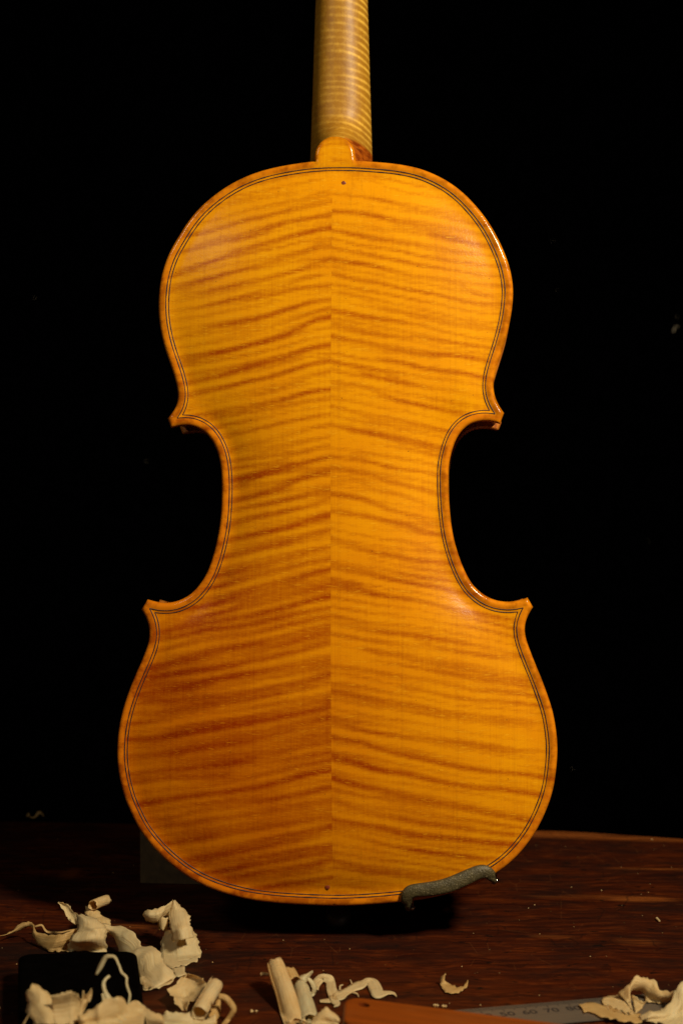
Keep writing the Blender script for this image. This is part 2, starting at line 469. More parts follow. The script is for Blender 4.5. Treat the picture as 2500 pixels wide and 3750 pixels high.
# arching: membrane over the body, solved on a 2 mm grid
gs = .002
x0, y0 = body.min(0) - .006; x1, y1 = body.max(0) + .006
gx = np.arange(x0, x1, gs); gy = np.arange(y0, y1, gs)
GX, GY = np.meshgrid(gx, gy)
gd = sdist(np.c_[GX.ravel(), GY.ravel()], body).reshape(GX.shape)
mask = gd > .006
phi = np.zeros_like(GX)
for it in range(1500):
    phi[1:-1, 1:-1] = .25 * (phi[:-2, 1:-1] + phi[2:, 1:-1] + phi[1:-1, :-2] + phi[1:-1, 2:]) + mask[1:-1, 1:-1]
    phi *= mask
spine = np.maximum(phi.max(1), 1e-6); 
row = spine / spine.max()
arch = np.sqrt(phi / phi.max())
arch = arch * (1.0 + .28 * (1 - np.sqrt(row))[:, None])
for _ in range(6): arch[1:-1, 1:-1] = (arch[1:-1, 1:-1] * 4 + arch[:-2, 1:-1] + arch[2:, 1:-1] + arch[1:-1, :-2] + arch[1:-1, 2:]) / 8
def bil(A, x, y):
    u = np.clip((x - gx[0]) / gs, 0, len(gx) - 2); v = np.clip((y - gy[0]) / gs, 0, len(gy) - 2)
    i = u.astype(int); j = v.astype(int); fx = u - i; fy = v - j
    return (A[j, i] * (1 - fx) + A[j, i + 1] * fx) * (1 - fy) + (A[j + 1, i] * (1 - fx) + A[j + 1, i + 1] * fx) * fy
def plate_z(x, y, d=None, dp=None):
    pts = np.c_[x, y]
    if d is None: d = np.maximum(dist_poly(pts, full), 0)
    if dp is None: dp = np.maximum(sdist(pts, body), 0)
    e = np.clip(d, 0, .0020)
    z = .0022 + np.sqrt(np.maximum(0, .0020 ** 2 - (.0020 - e) ** 2)) * .95
    t = np.clip((dp - .0018) / .0042, 0, 1); z = z - .0009 * t * t * (3 - 2 * t)       # channel inside the rim
    a = np.clip(bil(arch, x, y), 0, 1.1); s = a ** 3 * (2.6 - 1.6 * a)
    return z + .0096 * s

def fast_sd(pts, poly):
    g_ = bil(gd, pts[:, 0], pts[:, 1]); out = g_.copy()
    m_ = (g_ < .010) & (g_ > -.020)
    if m_.any(): out[m_] = sdist(pts[m_], poly)
    return out
# ------------------------------------------------------------------ flame figure (maple curl), stripes measured on the two halves
ZA = (500, 500, .5102); ZB = (400, 1600, .5421); ZG = (420, 2300, .5357); ZH = (420, 2780, .5357)
ZD = (1250, 500, .5102); ZE = (1250, 1600, .5421); ZF = (1250, 2500, .5421)
STR = [
 (ZA,18,.5,[(760,440),(920,412),(1050,395),(1150,360),(1230,335)]), (ZA,16,.35,[(1180,440),(1300,410),(1410,385)]),
 (ZA,15,.35,[(760,525),(900,490),(1040,465),(1180,440),(1300,410)]),
 (ZA,25,.8,[(400,690),(520,670),(640,640),(760,610),(900,590),(1040,545),(1150,510),(1280,480),(1410,465)]),
 (ZA,28,.9,[(820,690),(900,670),(1000,650),(1130,620),(1270,590),(1410,575)]),
 (ZA,30,.75,[(520,745),(620,715),(700,735),(800,725),(900,690)]),
 (ZA,30,1,[(400,930),(560,880),(700,830),(800,805),(920,780),(1050,755),(1180,725),(1300,690),(1410,665)]),
 (ZA,18,.4,[(1000,810),(1250,765),(1410,735)]),
 (ZA,34,1,[(560,1000),(700,960),(850,930),(980,905),(1100,880),(1230,850),(1320,805),(1410,795)]),
 (ZA,24,.4,[(330,1070),(560,1030),(680,985)]),
 (ZA,24,.75,[(640,1080),(760,1060),(900,1035),(1030,1010),(1150,985),(1300,935),(1410,900)]),
 (ZA,24,.75,[(700,1170),(830,1140),(960,1105),(1080,1090),(1180,1055),(1280,1035)]),
 (ZA,24,.8,[(1000,1150),(1100,1130),(1250,1110),(1410,1095)]),
 (ZA,20,.4,[(660,1265),(850,1230),(980,1200)]),
 (ZA,28,.9,[(740,1340),(880,1310),(1020,1280),(1130,1255),(1270,1210),(1410,1190)]),
 (ZA,20,.5,[(760,1420),(900,1390),(1040,1360),(1150,1330),(1280,1290),(1400,1245)]),
 (ZA,28,.85,[(580,1560),(720,1530),(840,1490),(960,1465),(1100,1425),(1190,1390),(1290,1340),(1400,1315)]),
 (ZA,22,.4,[(350,1620),(500,1600),(640,1560)]),
 (ZA,32,1,[(400,1770),(560,1740),(720,1690),(860,1650),(1000,1620),(1140,1585),(1260,1545),(1400,1520)]),
 (ZA,26,.9,[(500,1840),(640,1810),(780,1770),(900,1740),(1040,1715),(1170,1680),(1290,1640),(1400,1615)]),
 (ZA,22,.6,[(560,1900),(720,1870),(900,1840),(1040,1810),(1180,1775),(1290,1740),(1400,1720)]),
 (ZA,28,.8,[(580,2000),(720,1985),(820,1960),(960,1935),(1100,1900),(1230,1860),(1400,1830)]),
 (ZA,22,.5,[(660,2070),(800,2035),(960,1995),(1120,1960),(1270,1930),(1390,1905)]),
 (ZA,22,.55,[(660,2160),(800,2125),(960,2095),(1120,2065),(1280,2035),(1390,2015)]),
 (ZA,24,.6,[(700,2240),(860,2205),(1020,2180),(1160,2150),(1300,2110),(1400,2090)]),
 (ZB,24,.65,[(860,155),(960,135),(1080,100),(1200,85),(1330,50),(1500,20)]),
 (ZB,24,.8,[(880,210),(980,195),(1080,180),(1180,160),(1300,115),(1420,80),(1500,65)]),
 (ZB,30,.95,[(1000,265),(1080,245),(1180,225),(1300,200),(1400,170),(1500,145)]),
 (ZB,22,.6,[(880,330),(960,305),(1060,260)]), (ZB,18,.5,[(860,275),(1000,250)]),
 (ZB,35,.9,[(900,420),(1000,395),(1080,380),(1200,345),(1320,295),(1420,265),(1500,255)]),
 (ZB,25,.7,[(900,490),(1020,470),(1140,450),(1260,425),(1380,395),(1500,375)]),
 (ZB,30,.8,[(900,580),(1000,555),(1140,530),(1260,505),(1380,475),(1500,440)]),
 (ZB,36,.95,[(860,690),(960,670),(1080,645),(1200,625),(1320,590),(1420,560),(1500,545)]),
 (ZB,36,.9,[(800,800),(900,775),(1020,755),(1140,735),(1240,715),(1380,675),(1500,645)]),
 (ZB,30,.8,[(860,905),(980,880),(1100,855),(1230,830),(1360,790),(1500,755)]),
 (ZB,34,.85,[(780,990),(900,960),(1020,930),(1150,905),(1300,880),(1500,830)]),
 (ZB,38,.95,[(730,1110),(860,1070),(1000,1035),(1130,1010),(1260,980),(1390,945),(1500,915)]),
 (ZB,32,.8,[(680,1210),(800,1170),(900,1130),(1040,1095),(1200,1060),(1350,1030),(1500,1000)]),
 (ZB,38,.95,[(480,1290),(640,1270),(800,1235),(940,1210),(1080,1185),(1230,1155),(1360,1110),(1500,1080)]),
 (ZG,30,.7,[(340,55),(480,45),(600,25),(700,10),(800,-10),(1100,-60),(1488,-130)]),
 (ZG,36,.75,[(330,150),(420,125),(520,95),(640,75),(760,55),(880,35),(1000,15),(1100,0),(1488,-70)]),
 (ZG,50,1,[(330,260),(450,230),(560,205),(660,175),(760,150),(860,130),(960,110),(1080,95),(1200,75),(1320,45),(1420,20),(1488,0)]),
 (ZG,45,.9,[(330,340),(440,320),(540,300),(640,285),(740,265),(840,235),(940,205),(1040,190),(1140,170),(1290,130),(1480,85)]),
 (ZG,55,1,[(320,420),(440,410),(540,395),(640,370),(740,345),(840,325),(940,310),(1060,290),(1180,270),(1300,245),(1400,230),(1488,215)]),
 (ZG,50,.95,[(260,490),(400,500),(540,490),(680,475),(820,455),(940,440),(1060,425),(1200,390),(1300,370),(1400,335),(1488,315)]),
 (ZG,40,.8,[(380,555),(520,540),(660,525),(780,510),(900,490),(1100,450)]),
 (ZG,35,.6,[(200,630),(300,600),(400,580),(540,565),(640,545)]),
 (ZG,34,.55,[(1100,520),(1300,490),(1488,465)]),
 (ZG,50,1,[(200,760),(280,750),(420,720),(540,700),(660,680),(760,660),(860,640),(960,620),(1060,605),(1180,590),(1280,570),(1400,545),(1488,510)]),
 (ZG,45,.9,[(560,800),(700,770),(800,750),(900,730),(1000,715),(1100,700),(1200,685),(1300,660),(1400,640),(1488,615)]),
 (ZG,50,.9,[(180,880),(280,860),(400,850),(520,830),(640,810),(740,790),(860,780),(1100,765),(1300,745),(1400,720),(1488,700)]),
 (ZG,40,.65,[(640,880),(860,855),(960,840),(1100,830),(1250,815),(1488,770)]),
 (ZG,50,.7,[(900,910),(1060,900),(1200,890),(1350,870),(1488,840)]),
 (ZH,45,.8,[(130,110),(250,85),(380,65),(520,50),(640,35),(760,20),(900,0)]),
 (ZH,35,.7,[(180,150),(320,130),(460,115),(600,105),(740,95)]),
 (ZH,40,.45,[(860,110),(960,100),(1060,80),(1200,60),(1340,40),(1488,0)]),
 (ZH,40,1,[(180,310),(300,290),(420,275),(540,255),(660,240),(780,225),(880,205),(980,190),(1080,170),(1180,145),(1280,120),(1380,95),(1488,65)]),
 (ZH,36,.9,[(800,300),(900,285),(1000,275),(1120,260),(1220,245),(1320,225),(1420,200),(1488,180)]),
 (ZH,60,.6,[(240,420),(380,440),(500,460),(640,440),(760,410),(860,390),(980,375),(1100,350),(1220,330),(1340,305),(1488,270)]),
 (ZH,40,.7,[(640,520),(760,500),(860,485),(960,470),(1080,450),(1200,430),(1320,400),(1488,365)]),
 (ZH,40,.6,[(380,580),(540,560),(620,545)]),
 (ZH,55,1,[(500,720),(600,690),(700,665),(800,645),(900,620),(1000,600),(1100,575),(1200,550),(1300,525),(1400,500),(1488,465)]),
 (ZH,45,.85,[(760,770),(900,730),(1000,705),(1100,685),(1200,665),(1300,645),(1400,625),(1488,605)]),
 (ZH,38,.9,[(800,840),(900,810),(1000,785),(1100,770),(1200,755),(1300,735),(1400,710),(1488,680)]),
 (ZH,40,.8,[(1080,885),(1180,870),(1280,855),(1380,835),(1488,815)]),
 # right half
 (ZD,22,.5,[(100,290),(220,310),(320,355),(450,395),(560,410),(700,440)]), (ZD,18,.3,[(-40,345),(100,350),(220,370)]),
 (ZD,20,.55,[(260,470),(350,490),(480,525),(600,545),(720,550),(850,575)]),
 (ZD,34,.75,[(-50,540),(0,545),(100,560),(220,580),(320,610),(400,635),(520,650),(700,690)]),
 (ZD,18,.3,[(-50,635),(100,650),(260,680)]),
 (ZD,26,.65,[(-50,700),(0,705),(120,715),(220,745),(340,765),(460,785),(560,800),(700,830),(800,835)]),
 (ZD,18,.5,[(-50,750),(160,780),(300,800),(440,830)]),
 (ZD,24,.8,[(-50,812),(0,815),(120,830),(240,860),(340,880),(460,900)]),
 (ZD,25,.35,[(700,745),(800,760),(1000,790)]),
 (ZD,25,.6,[(-50,915),(0,920),(150,925),(260,950),(400,985),(520,1005),(660,1025),(800,1050),(960,1110)]),
 (ZD,28,.75,[(-50,1012),(0,1020),(120,1045),(250,1065),(400,1095),(560,1115),(700,1140),(850,1180),(980,1200)]),
 (ZD,20,.5,[(-50,1080),(150,1110),(300,1140),(460,1165)]),
 (ZD,26,.7,[(-50,1160),(120,1180),(240,1215),(380,1255),(500,1280),(640,1300),(800,1330),(1000,1350)]),
 (ZD,24,.7,[(-50,1280),(140,1310),(280,1330),(400,1345),(540,1360),(700,1390)]),
 (ZD,22,.65,[(-50,1360),(150,1400),(300,1430),(440,1450),(560,1455),(760,1480)]),
 (ZD,30,.8,[(-50,1460),(100,1485),(200,1500),(320,1530),(440,1555),(600,1580),(720,1575),(880,1590)]),
 (ZD,24,.7,[(300,1600),(450,1635),(600,1670),(700,1690),(820,1705),(950,1725)]),
 (ZD,20,.45,[(-50,1625),(180,1660),(300,1700)]),
 (ZD,24,.65,[(200,1715),(300,1740),(420,1770),(500,1785),(660,1820),(760,1835),(950,1870)]),
 (ZD,26,.65,[(-50,1790),(100,1800),(200,1810),(300,1850),(420,1900),(520,1920),(640,1945)]),
 (ZD,22,.45,[(640,1885),(740,1900),(880,1930),(1000,1950)]),
 (ZD,26,.4,[(-50,1960),(100,1990),(250,2040),(500,2090),(680,2110)]),
 (ZD,28,.6,[(-50,2095),(80,2125),(150,2130)]),
 (ZD,36,.85,[(100,2120),(150,2130),(250,2150),(350,2180),(480,2210),(620,2235)]),
 (ZE,22,.35,[(60,95),(140,105),(240,125),(360,150)]),
 (ZE,24,.85,[(-40,145),(0,150),(100,155),(190,175),(280,210),(380,235),(500,240),(640,250)]),
 (ZE,24,.65,[(-40,240),(60,255),(180,275),(300,310),(420,340),(540,365),(640,385)]),
 (ZE,24,.6,[(-40,315),(120,330),(220,360),(320,385),(440,410),(560,450),(650,470)]),
 (ZE,28,.75,[(-40,410),(120,430),(220,465),(340,500),(460,530),(560,555),(660,575)]),
 (ZE,28,.8,[(-40,508),(130,540),(250,560),(340,580),(460,600),(560,640),(680,670)]),
 (ZE,22,.5,[(-40,632),(120,660),(260,690),(400,700),(560,740)]),
 (ZE,34,.85,[(-40,712),(100,745),(200,775),(320,790),(440,815),(600,835),(720,850)]),
 (ZE,24,.35,[(300,870),(400,900),(560,935),(760,945)]),
 (ZE,34,.8,[(-40,872),(140,905),(260,940),(380,965),(500,985),(640,1015),(760,1045),(860,1055)]),
 (ZE,34,.9,[(-40,997),(120,1020),(240,1065),(360,1090),(480,1110),(600,1130),(720,1160),(860,1190)]),
 (ZE,36,.8,[(-40,1237),(140,1275),(240,1300),(340,1325),(460,1345),(560,1360)]),
 (ZE,25,.5,[(620,1280),(680,1290),(800,1300),(920,1310),(1100,1340)]),
 (ZE,26,.65,[(560,1400),(680,1430),(780,1455),(900,1475),(1020,1490),(1120,1495)]),
 (ZE,30,.4,[(-40,1335),(100,1350),(250,1385)]),
 (ZE,28,.75,[(200,1445),(280,1470),(400,1490),(520,1520),(660,1550),(800,1570),(940,1595),(1060,1620),(1200,1640)]),
 (ZE,26,.45,[(-40,1550),(160,1590),(300,1610),(420,1640)]),
 (ZE,26,.45,[(600,1630),(700,1650),(900,1690),(1240,1730)]),
 (ZF,26,.65,[(460,40),(560,60),(700,85),(840,105),(940,130),(1040,140),(1200,150)]),
 (ZF,40,.8,[(-40,50),(0,60),(120,90),(240,125),(340,145),(440,170),(560,195)]),
 (ZF,28,.8,[(540,205),(600,215),(700,225),(820,240),(960,260),(1100,275)]),
 (ZF,24,.3,[(100,215),(180,230),(400,260),(540,270)]),
 (ZF,28,.95,[(-40,258),(0,265),(100,290),(220,325),(320,345),(430,365),(540,375),(660,395),(780,410),(900,430),(1020,445)]),
 (ZF,30,.9,[(-40,365),(0,375),(120,395),(220,435),(340,460),(460,485),(560,505),(680,530),(800,555),(920,580),(1040,600),(1180,620),(1330,645)]),
 (ZF,34,1,[(-40,500),(0,510),(120,535),(220,570),(320,590),(440,605),(560,635),(680,660),(800,680),(920,700),(1060,720),(1200,745),(1320,760)]),
 (ZF,36,1,[(-40,645),(0,655),(120,680),(240,710),(360,745),(480,770),(600,795),(720,815),(820,840),(920,860),(1040,880),(1160,905),(1270,930)]),
 (ZF,30,.5,[(-40,750),(100,775),(200,790),(320,810)]),
 (ZF,30,.6,[(0,800),(160,850),(380,900),(520,930),(660,955),(800,975),(960,1000),(1100,1025)]),
 (ZF,32,.9,[(-40,920),(0,930),(140,950),(280,970),(400,1005),(540,1025),(680,1040),(820,1065),(960,1085),(1120,1110)]),
 (ZF,30,.75,[(-40,1000),(0,1010),(140,1045),(280,1080),(420,1105),(560,1130)]),
 (ZF,24,.65,[(480,1130),(560,1145),(680,1165),(800,1185),(920,1205)]),
 (ZF,34,.7,[(-40,1205),(0,1220),(120,1250),(260,1280),(400,1300),(540,1320)]),
 (ZF,28,.5,[(-40,1350),(60,1370),(180,1385),(300,1400)]),
]
XJ = 1218.0
def flame_at(pxx, pyy, right):
    out = np.ones_like(pxx)
    wx = pxx
    wy = pyy + 16 * (value_noise(pxx / 190, pyy / 110, 4) - .5) + 3.5 * (value_noise(pxx / 70, pyy / 30, 8) - .5)
    for (bx, by, s), wdt, st, pl in STR:
        q = np.array(pl, float) * s + np.array([bx, by])
        isR = bx == 1250
        if isR != right: continue
        xs, ys = q[:, 0], q[:, 1]
        a, b = xs[0], xs[-1]
        sl0 = (ys[1] - ys[0]) / (xs[1] - xs[0]); sl1 = (ys[-1] - ys[-2]) / (xs[-1] - xs[-2])
        yy = np.interp(wx, xs, ys)
        yy = np.where(wx < a, ys[0] + (wx - a) * sl0, yy); yy = np.where(wx > b, ys[-1] + (wx - b) * sl1, yy)
        if right:
            fi = np.ones_like(wx) if a < XJ + 45 else np.clip(1 - (a - wx) / 70, 0, 1)
            fo = np.clip(1 - (wx - b) / 320, 0, 1)
        else:
            fi = np.clip(1 - (a - wx) / 320, 0, 1)
            fo = np.ones_like(wx) if b > XJ - 45 else np.clip(1 - (wx - b) / 70, 0, 1)
        fade = fi * fi * (3 - 2 * fi) * fo * fo * (3 - 2 * fo)
        hw = wdt * s * .84
        dd = (wy - yy) / hw
        g = np.exp(-np.abs(dd) ** 2.0 * np.where(dd > 0, 1.15, .8))
        var = .85 + .5 * (value_noise(wx / 170, wy / 60, 12) - .25)
        out *= 1 - np.clip(st * .95 * g * fade * var, 0, .95)
    fl = 1 - out
    sl = .17 if not right else -.15
    vv = wy + sl * (wx - XJ)
    nz = value_noise(vv / 26, wx / 420, 21) * .5 + value_noise(vv / 12, wx / 260, 22) * .3
    per = 30 + 14 * np.clip((pyy - 1500) / 1500, 0, 1)
    ph = 2 * np.pi * vv / 33 + 7 * value_noise(wx / 420, vv / 190, 51)
    nz = nz + .75 * (1 - .7 * fl) * (.5 + .5 * np.sin(ph)) ** 1.3 * (.45 + .8 * value_noise(wx / 260, vv / 60, 52))
    return np.clip(fl * (.90 if right else 1.0) + (nz - .60) * (.80 if right else .72), 0, 1)

# pixel of a violin-plane point (used only to lay the measured figure onto the plate)
CMI = CM.inverted()
VC = CMI @ VM
VCn = np.array(VC)
def to_px(x, y, z):
    p = np.c_[x, y, z, np.ones_like(x)] @ VCn.T
    return 1250 + p[:, 0] / -p[:, 2] * F, 1875 - p[:, 1] / -p[:, 2] * F

JX = np.array([L(1219, 480), L(1219, 1000), L(1215, 1600), L(1217, 2400), L(1222, 3330)])
def joint_x(y):
    o_ = np.argsort(JX[:, 1]); return np.interp(y, JX[o_, 1], JX[o_, 0])

def build_half(right):
    # clip the closed outline at the joint
    d = full[:, 0] - joint_x(full[:, 1]); keep = d > 0 if right else d < 0
    n = len(full)
    start = next(i for i in range(n) if keep[i] and not keep[i - 1])
    run = []
    i = start
    while keep[i % n]: run.append(full[i % n]); i += 1
    run = np.array(run)
    a, b = run[-1], run[0]
    ya, yb = a[1], b[1]
    ny = int(abs(yb - ya) / .0014)
    ys = np.linspace(ya, yb, ny + 2)
    # meet the joint exactly at both ends of the outline
    jl = np.c_[joint_x(ys), ys]
    poly = np.vstack([run, jl])
    nb = len(poly)
    rings = []
    for off in (.00035, .0008, .0014, .0021, .0029, .0035, .0040, .0045, .0050, .0056, .0063):
        p = run; t = np.gradient(p, axis=0); nn = np.c_[-t[:, 1], t[:, 0]]; nn /= np.linalg.norm(nn, axis=1)[:, None] + 1e-12
        q = p + nn * off
        dq = sdist(q, full)
        if np.median(dq) < 0: q = p - nn * off; dq = sdist(q, full)
        side = (q[:, 0] - joint_x(q[:, 1])) * (1 if right else -1)
        q = q[(dq > off * .93) & (side > .0006)]
        rings.append(q[::(1 if off < .003 else 1)])
    for off in (.0029, .0035, .0040, .0045, .0050, .0056, .0063):
        q = arc_top[::2] - np.array([0, off]); q = q[np.abs(q[:, 0] - joint_x(q[:, 1])) > .0003]
        q = q[(q[:, 0] > joint_x(q[:, 1])) == right]
        q = q[(q[:, 0] > but[0, 0] - .0015) & (q[:, 0] < but[-1, 0] + .0015)]
        rings.append(q)
    g = .0013
    xs = np.arange(full[:, 0].min(), full[:, 0].max(), g); ysg = np.arange(full[:, 1].min(), full[:, 1].max(), g)
    XX, YY = np.meshgrid(xs, ysg); pts = np.c_[XX.ravel(), YY.ravel()]
    pts = pts + rng.uniform(-.0002, .0002, pts.shape)
    side = (pts[:, 0] - joint_x(pts[:, 1])) * (1 if right else -1)
    pts = pts[side > .0007]
    pts = pts[fast_sd(pts, full) > .0070]
    allp = np.vstack([poly] + rings + [pts])
    edges = [(k, (k + 1) % nb) for k in range(nb)]
    vo, eo, fo, ov, oe, of = delaunay_2d_cdt([Vector(p) for p in allp], edges, [], 1, 1e-6)
    v2 = np.array([(v.x, v.y) for v in vo])
    isb = [any(k < nb for k in o_) for o_ in ov]
    isr = np.array([any(k < len(run) for k in o_) for o_ in ov])
    dd = np.maximum(fast_sd(v2, full), 0); dd[isr] = 0
    sb = fast_sd(v2, body); dp = np.maximum(sb, 0)
    z = plate_z(v2[:, 0], v2[:, 1], dd, dp)
    V = [(a_[0], a_[1], zz) for a_, zz in zip(v2, z)]
    fc = [tuple(f) for f in fo]
    # edge skirt below the widest line of the rim
    bidx = [None] * nb
    for k, o_ in enumerate(ov):
        for q in o_:
            if q < nb: bidx[q] = k
    t = np.gradient(poly, axis=0)
    base = len(V); cen = poly.mean(0)
    prof = [(.0000, .0016), (.0005, .0006), (.0012, .0001)]
    tt = np.gradient(run, axis=0); nn = np.c_[-tt[:, 1], tt[:, 0]]; nn /= np.linalg.norm(nn, axis=1)[:, None] + 1e-12
    if np.median(sdist(run + nn * .001, full)) < 0: nn = -nn
    nr = len(run)
    for (ins, zz) in prof:
        for k in range(nr):
            q = run[k] + nn[k] * ins; V.append((q[0], q[1], zz))
    for k in range(nr - 1):
        prev = (bidx[k], bidx[k + 1])
        for r in range(3):
            c0, c1 = base + r * nr + k, base + r * nr + k + 1
            fc.append((prev[0], c0, c1, prev[1])); prev = (c0, c1)
    o = obj('back_half', V, fc, M['maple'], violin)
    Va = np.array(V)
    pxx, pyy = to_px(Va[:, 0], Va[:, 1], np.full(len(Va), .006))
    fl = flame_at(pxx, pyy, right)
    attr(o, 'curl', fl)
    dpa = np.r_[dp, np.zeros(len(V) - len(dp))]
    inb = np.r_[sb, np.zeros(len(V) - len(dp))]
    rim = np.clip(1 - (dpa - .0030) / .0012, 0, 1)
    rim = np.where(inb < 0, np.clip(1 - (np.r_[dd, np.zeros(len(V) - len(dd))] - .0016) / .0014, 0, 1) * .8, rim)
    ub = np.clip((np.abs(Va[:, 0] - but[:, 0].mean()) - .0085) / .003, 0, 1)
    rim = np.where((inb >= 0) & (Va[:, 1] > arc_top[:, 1].min() - .008), rim * ub, rim)
    attr(o, 'rim', rim)
    # varnish, lamp falloff and left-half chatoyance painted into one tone, plus soft blotches
    tn = np.clip((pyy - 1300) / 1500, 0, 1) * (np.clip((1700 - pxx) / 900, 0, 1) * 1.15 if not right else (.25 + .75 * np.clip((1750 - pxx) / 700, 0, 1)) * .85)
    tn += .20 * np.clip(value_noise(pxx / 170, pyy / 130, 31) - .45, 0, 1)
    tn += .5 * np.exp(-(((pxx - 900) / 150) ** 2 + ((pyy - 3020) / 70) ** 2))*.35
    attr(o, 'tone', np.clip(tn, 0, 1))
    # outward-facing normals towards the viewer
    bm = bmesh.new(); bm.from_mesh(o.data); bmesh.ops.recalc_face_normals(bm, faces=bm.faces)
    bm.to_mesh(o.data); bm.free()
    if sum(p.normal.z * p.area for p in o.data.polygons) < 0: o.data.flip_normals()
    return o
bl = build_half(False); bl['label'] = 'darker left half of the maple back'
br = build_half(True); br['label'] = 'brighter right half of the maple back'

# ------------------------------------------------------------------ ribs, front plate, purfling, pins
def inset_loop(poly, off):
    t = np.roll(poly, -1, 0) - np.roll(poly, 1, 0); nn = np.c_[-t[:, 1], t[:, 0]]; nn /= np.linalg.norm(nn, axis=1)[:, None] + 1e-12
    q = poly + nn * off
    if np.median(sdist(q, poly)) < 0: q = poly - nn * off
    return q[sdist(q, poly) > off * .95]
def prism(name, loop, prof, mat):
    """closed loop swept through (inset, z) profile, capped at both ends"""
    t = np.roll(loop, -1, 0) - np.roll(loop, 1, 0); nn = np.c_[-t[:, 1], t[:, 0]]; nn /= np.linalg.norm(nn, axis=1)[:, None] + 1e-12
    if np.median(sdist(loop + nn * .001, loop)) < 0: nn = -nn
    V, Fc = [], []; n = len(loop)
    for ins, z in prof:
        q = loop + nn * ins
        V += [(a[0], a[1], z) for a in q]
    for r in range(len(prof) - 1):
        for k in range(n): Fc.append((r * n + k, r * n + (k + 1) % n, (r + 1) * n + (k + 1) % n, (r + 1) * n + k))
    Fc.append(tuple(range(n))); Fc.append(tuple((len(prof) - 1) * n + k for k in range(n)))
    o = obj(name, V, Fc, mat, violin)
    bm = bmesh.new(); bm.from_mesh(o.data); bmesh.ops.recalc_face_normals(bm, faces=bm.faces); bm.to_mesh(o.data); bm.free()
    o.data.polygons.foreach_set('use_smooth', [len(p.vertices) == 4 for p in o.data.polygons])
    return o
rib_loop = inset_loop(body, .0026)
prism('ribs', rib_loop, [(0, .0016), (0, -.0310)], M['rib'])
tl = prism('front_plate', body[::2], [(.0012, -.0308), (.0002, -.0318), (0, -.0330), (.0004, -.0342), (.0016, -.0350)], M['top'])

def cross2(a, b): return a[0] * b[1] - a[1] * b[0]
def offset_curve(c, off):
    t = np.gradient(c, axis=0); nn = np.c_[-t[:, 1], t[:, 0]]; nn /= np.linalg.norm(nn, axis=1)[:, None]
    if np.median(sdist(c + nn * .002, body)) < 0: nn = -nn
    # run on a little past both ends so neighbouring strips can be mitred
    q = c + nn * off
    e0 = q[0] + (q[0] - q[3]) / np.linalg.norm(q[0] - q[3]) * np.linspace(.012, .0005, 12)[:, None]
    e1 = q[-1] + (q[-1] - q[-4]) / np.linalg.norm(q[-1] - q[-4]) * np.linspace(.0005, .012, 12)[:, None]
    return np.vstack([e0, q, e1])
def trim(A, B):
    """cut the tail of A and the head of B where they cross"""
    best = None
    nA, nB = len(A), len(B)
    for i in range(nA - 2, max(nA - 60, 0), -1):
        for j in range(0, min(60, nB - 1)):
            p, r = A[i], A[i + 1] - A[i]; q, s = B[j], B[j + 1] - B[j]
            den = cross2(r, s)
            if abs(den) < 1e-16: continue
            t = cross2(q - p, s) / den; u = cross2(q - p, r) / den
            if 0 <= t <= 1 and 0 <= u <= 1:
                X = p + r * t
                return np.vstack([A[:i + 1], X]), np.vstack([X, B[j + 1:]])
    return A[:-12], B[12:]
upper = joinloop([upperR, arc_top[::-1], upperL])      # one strip round the upper bouts
def purf(off):
    cs = [offset_curve(c, off) for c in (upper, cL, lower, cR)]
    for k in range(4):
        cs[k], cs[(k + 1) % 4] = trim(cs[k], cs[(k + 1) % 4])
    return cs
def ribbon_on_plate(name, c, wd, lift, mat, jitter=0.0):
    c = smooth(c, 1)
    t = np.gradient(c, axis=0); nn = np.c_[-t[:, 1], t[:, 0]]; nn /= np.linalg.norm(nn, axis=1)[:, None] + 1e-12
    ww = wd * .5 * (1 + jitter * (value_noise(np.arange(len(c)) * .35, np.zeros(len(c)), 3) - .5))
    a = c + nn * ww[:, None]; b = c - nn * ww[:, None]
    za = plate_z(a[:, 0], a[:, 1]) + lift; zb = plate_z(b[:, 0], b[:, 1]) + lift
    n = len(c)
    V = [(p[0], p[1], z) for p, z in zip(a, za)] + [(p[0], p[1], z) for p, z in zip(b, zb)]
    # sunk lower edge so the strip is an inlaid body, not a sheet
    V += [(p[0], p[1], z - .0008) for p, z in zip(a, za)] + [(p[0], p[1], z - .0008) for p, z in zip(b, zb)]
    Fc = []
    for k in range(n - 1):
        Fc += [(k, k + 1, n + k + 1, n + k), (k, 2 * n + k, 2 * n + k + 1, k + 1), (n + k, n + k + 1, 3 * n + k + 1, 3 * n + k)]
    return obj(name, V, Fc, mat, violin)
PO = .00385
for c in purf(PO): ribbon_on_plate('purfling_strip', c, .00047, .00012, M['black'], .6)
for c in purf(PO + .00130): ribbon_on_plate('purfling_strip', c, .00047, .00012, M['black'], .6)

def pin(px, py, r):
    x, y = L(px, py, .004)
    z = float(plate_z(np.array([x]), np.array([y]))[0])
    V, Fc = [], []; n = 20
    rr = [r * (1 + .07 * math.sin(3 * a + px)) for a in np.linspace(0, 2 * math.pi, n, endpoint=False)]
    for zz, s in ((z - .002, 1), (z + .00018, 1), (z + .00026, .85)):
        for k in range(n):
            a = 2 * math.pi * k / n; V.append((x + rr[k] * s * math.cos(a), y + rr[k] * s * math.sin(a), zz))
    for q in range(2):
        for k in range(n): Fc.append((q * n + k, q * n + (k + 1) % n, (q + 1) * n + (k + 1) % n, (q + 1) * n + k))
    Fc.append(tuple(range(2 * n, 3 * n)))
    obj('locating_pin', V, Fc, M['pin'], violin)
pin(1258.5, 673, .00105); pin(1199, 3248, .00115)

